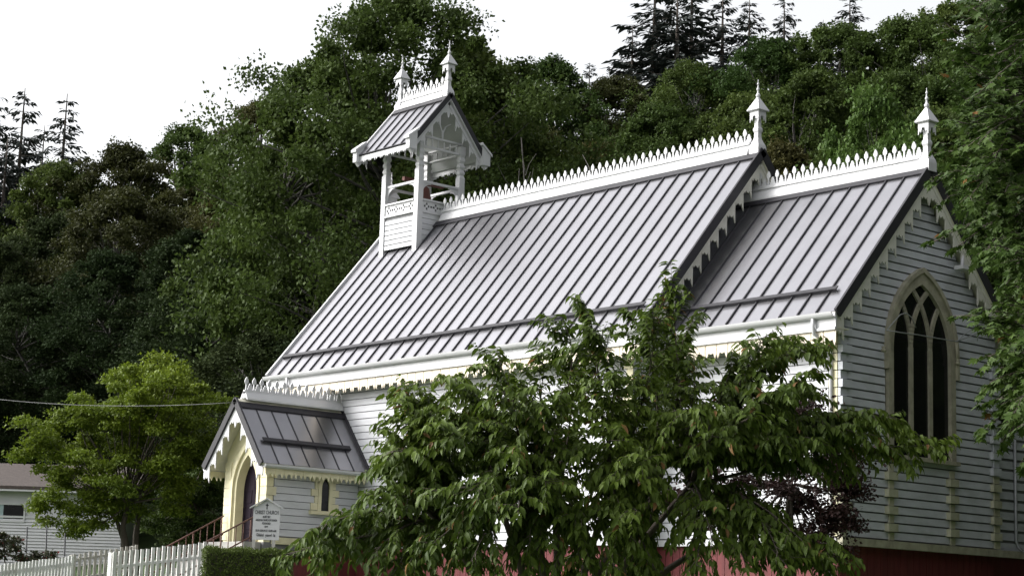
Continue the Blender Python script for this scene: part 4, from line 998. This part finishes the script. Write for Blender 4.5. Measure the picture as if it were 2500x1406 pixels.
# cherry in front of the church: limbs to chosen tips, drooping leafy sprays
def spray_tree(name, label, base_px, d, fork_px, tips, mat, tmpl, ls, wr, seed, twig=(.35, .75), per=.055, droop=.8, forkr=.11, cover=.62, extra=0, cat='tree', side=2.2, leafup=.55, stems=5, twd=.12):
    rng = np.random.default_rng(seed)
    base_ = at(*base_px, d); gz = ground_z(base_.x, base_.y); e = tag(empty(name, (base_.x, base_.y, gz)), label, cat)
    bm = MB(); P = []; D = []; Nn = []; forks = []
    for i in range(stems):
        fx, fy, fd = fork_px[i % len(fork_px)]
        f = at(fx, fy, d+fd); s = Vector((base_.x, base_.y, gz-.2)) + Vector((rng.normal()*.15, rng.normal()*.15, 0))
        bm.tube(limb(rng, s, f, .03, 6, .03), [forkr, forkr*.95, forkr*.85, forkr*.75, forkr*.65, forkr*.55], 7); forks.append(np.array(f))
    for (tx, ty, td) in tips:
        tip = np.array(at(tx, ty, d+td)); dist = [np.linalg.norm((f-tip)*np.array([1, 1, .7])) for f in forks]; f = forks[int(np.argmin(dist))]
        path = limb(rng, f, tip, .12, 10, .04); L_ = np.linalg.norm(tip-f)
        bm.tube(path, [max(.006, .030*(1-i/9.)) for i in range(10)], 5)
        ntw = max(4, int(L_*cover/twd))
        for j in range(ntw):
            t = 1-cover*(j+rng.random()*.5)/ntw; k = t*9; i0 = min(8, int(k)); p = path[i0]*(1-(k-i0))+path[i0+1]*(k-i0)
            ax = path[i0+1]-path[i0]; ax = ax/np.linalg.norm(ax)
            sd_ = np.cross(ax, [0, 0, 1]); sd_ /= np.linalg.norm(sd_)+1e-9
            dv = ax*rng.uniform(.3, 1.) + sd_*rng.uniform(-1, 1) + np.array([0, 0, rng.uniform(-.25, .45)]); dv /= np.linalg.norm(dv)
            ln = rng.uniform(*twig)*(1.0 if t < .8 else .35+.65*(1-t)/.2)
            m = max(3, int(ln/per)); q = p.copy(); pts = [p]
            for i in range(m):
                dv = dv + np.array([0, 0, -.10*droop]) ; dv /= np.linalg.norm(dv); q = q+dv*per; pts.append(q)
                s2 = np.cross(dv, [0, 0, 1]); s2 /= np.linalg.norm(s2)+1e-9
                for s_ in (-1, 1):
                    P.append(q+rng.normal(size=3)*.012); D.append(dv*.55+s2*s_*rng.uniform(.3, .9)+np.array([0, 0, -droop*rng.uniform(.35, 1.1)])); Nn.append(np.array([0, 0, leafup])+s2*s_*.4+dv*.5+rng.normal(size=3)*.35)
            bm.tube([pts[0], pts[m//2], pts[-1]], [.008, .005, .003], 3)
    P = np.array(P); n = len(P); Ls = rng.uniform(.6, 1.2, n)*ls; print(name, n)
    V, T = leaf_arrays(P-np.array(WL[e]), np.array(D), np.array(Nn), Ls, Ls*wr, *tmpl)
    place('crown', arrays_mesh('crown', V, T, mat), WL[e], e)
    bm.build('trunk', BARK, e, WL[e]); return e, n
random.seed(77)
tips = [(700,1352,-.6),(740,1330,.4),(770,1290,-.9),(835,1262,.3),(770,1370,1.),(915,1195,-.3),(935,1130,.6),(955,1055,-.2),(960,1100,-1.2),(985,955,.2),(1040,975,1.),(1100,930,-.5),(1150,950,.7),(1215,870,0),(1260,930,1.2),(1330,890,-.6),(1380,800,.4),(1425,745,0),(1470,810,-.7),(1540,770,.6),(1640,715,.1),(1600,780,-.8),(1690,785,.5),(1660,860,1.1),(1700,900,-.6),(1790,890,.5),(1860,825,-.2),(1930,830,.6),(2005,845,0),(1985,900,-.6),(1960,950,.3),(1890,960,-1.),(1900,1010,.7),(1980,1040,-.3),(2100,1010,.2),(2190,1020,-.4),(2305,1085,.1),(2240,1060,.5),(2140,1070,-.5),(2050,1060,.9),(1990,1080,-1.),
        (1800,1060,0),(1860,1070,-.8),(1740,1060,-1.5),(1920,1080,-1.2),(1700,1100,-.4),(1640,1090,-1.),(1830,1020,-1.4),(1700,1000,-1.3),(1600,950,1.),(1500,930,-1.2),(1400,960,.9),(1300,1000,-1.4),(1180,1020,1.1),(1080,1050,-1.2),(1000,1150,.8),(920,1220,-1.),(870,1290,.9),(900,1370,-.9),(1000,1290,1.2),(1060,1200,-1.5),(1160,1140,1.3),(1260,1100,-1.7),(1380,1060,1.5),(1480,1040,-1.6),(1580,1080,1.3),
        (1560,1180,-2.),(1460,1150,1.8),(1340,1180,-2.),(1240,1190,1.6),(1140,1230,-1.8),(1060,1330,-1.6),(960,1400,-1.),(1150,1370,-1.8),(1740,1320,-1.8),(1900,1350,-1.8),(1980,1345,-1.6),(2050,1370,-1.5),(2030,1395,-1.2),(1930,1390,-1.9),(1820,1370,-1.5),(1700,1380,-1.8),(1600,1390,-1.5),(1500,1390,-1.9),(1420,1385,-1.6),(1300,1395,-1.5),(1540,1310,-1.8),(1560,1250,-1.9),(1420,1270,-1.6),(1330,1270,1.6),(1010,1010,.3),(1120,1010,-.8),(885,1265,.6),(800,1320,.2)]
tips += [(x+random.uniform(-45, 45), y+random.uniform(5, 60), -dd+random.uniform(-.6, .6)) for x, y, dd in tips if 940 < x < 1640 and y > 900 or 1640 < x < 1900 and 900 < y < 1060]
_, n_ch = spray_tree('cherry_tree', 'wide drooping green cherry tree covering the side wall of the church', (1370, 1480), 27,
    [(1230,1260,0),(1360,1240,.4),(1480,1220,-.3),(1600,1210,.5),(1300,1200,-.5),(1690,1350,.2),(1080,1290,.2),(1680,1190,.0)], tips, CHERRY, T_CHERRY, .155, .42, 5, stems=8, twd=.07, cover=.8, forkr=.075, twig=(.35, .8))

# purple-leaved plum beside the corner
blob_tree('plum_tree', 'small purple-leaved plum tree by the corner of the church', (1935, 1450), 35.5,
    [(1930,1100,80),(1990,1130,85),(2040,1170,70),(1860,1130,80),(1780,1170,80),(1700,1190,75),(1900,1200,90),(1990,1220,85),(2060,1240,55),(1830,1250,75),(1740,1250,65),(1650,1220,60),(1900,1035,45),(1950,1290,60),(2050,1290,50),(1870,1300,50),(2020,1340,40),(1960,1030,45),(2070,1190,45)],
    24000, .075, PLUM, [([(1935,1480,0),(1932,1330,0),(1930,1180,0)], .085)], crad=(.3, .6), wr=.62)

# maple at the right: the crown reaches into the picture from a trunk beside the road
rng = np.random.default_rng(61)
mt = []
edge = [(2330,-30),(2300,60),(2340,150),(2330,230),(2310,300),(2300,370),(2285,425),(2300,480),(2360,520),(2270,590),(2330,600),(2400,600),(2470,640),(2440,700),(2410,760),(2340,770),(2380,800),(2440,800),(2400,870),(2410,930),(2400,990),(2385,1060),(2430,1080),(2480,1130),(2500,1060)]
for x, y in edge: mt.append((x+12, y, rng.uniform(-1, 1)))
for i in range(250):
    y = rng.uniform(-420, 1060); xm = float(np.interp(y, [-420,0,60,150,250,330,420,480,530,600,640,720,780,870,950,1060], [2440,2345,2320,2360,2340,2325,2310,2350,2390,2330,2440,2455,2400,2430,2425,2420]))
    mt.append((rng.uniform(xm+10, xm+60+520*rng.random()), y+rng.uniform(-10, 20), rng.uniform(-2.6, 2.8)))
for i in range(130):
    y = rng.uniform(-420, 900); mt.append((rng.uniform(2850, 3450), y, rng.uniform(-3.2, 3.4)))
spray_tree('maple_tree', 'large dark maple whose leafy boughs hang in front of the chancel gable', (2950, 1500), 27,
    [(2760,700,0),(2800,300,.5),(2700,950,-.5),(2850,50,-.5),(2650,500,.5),(2900,-150,.3)], mt, MAPLE, T_MAPLE, .165, 1.0, 62, twig=(.3, .65), per=.075, droop=.55, forkr=.26, cover=.55, stems=6, leafup=.9, twd=.16)
print('cherry leaves', n_ch, 'objects', len(bpy.data.objects))
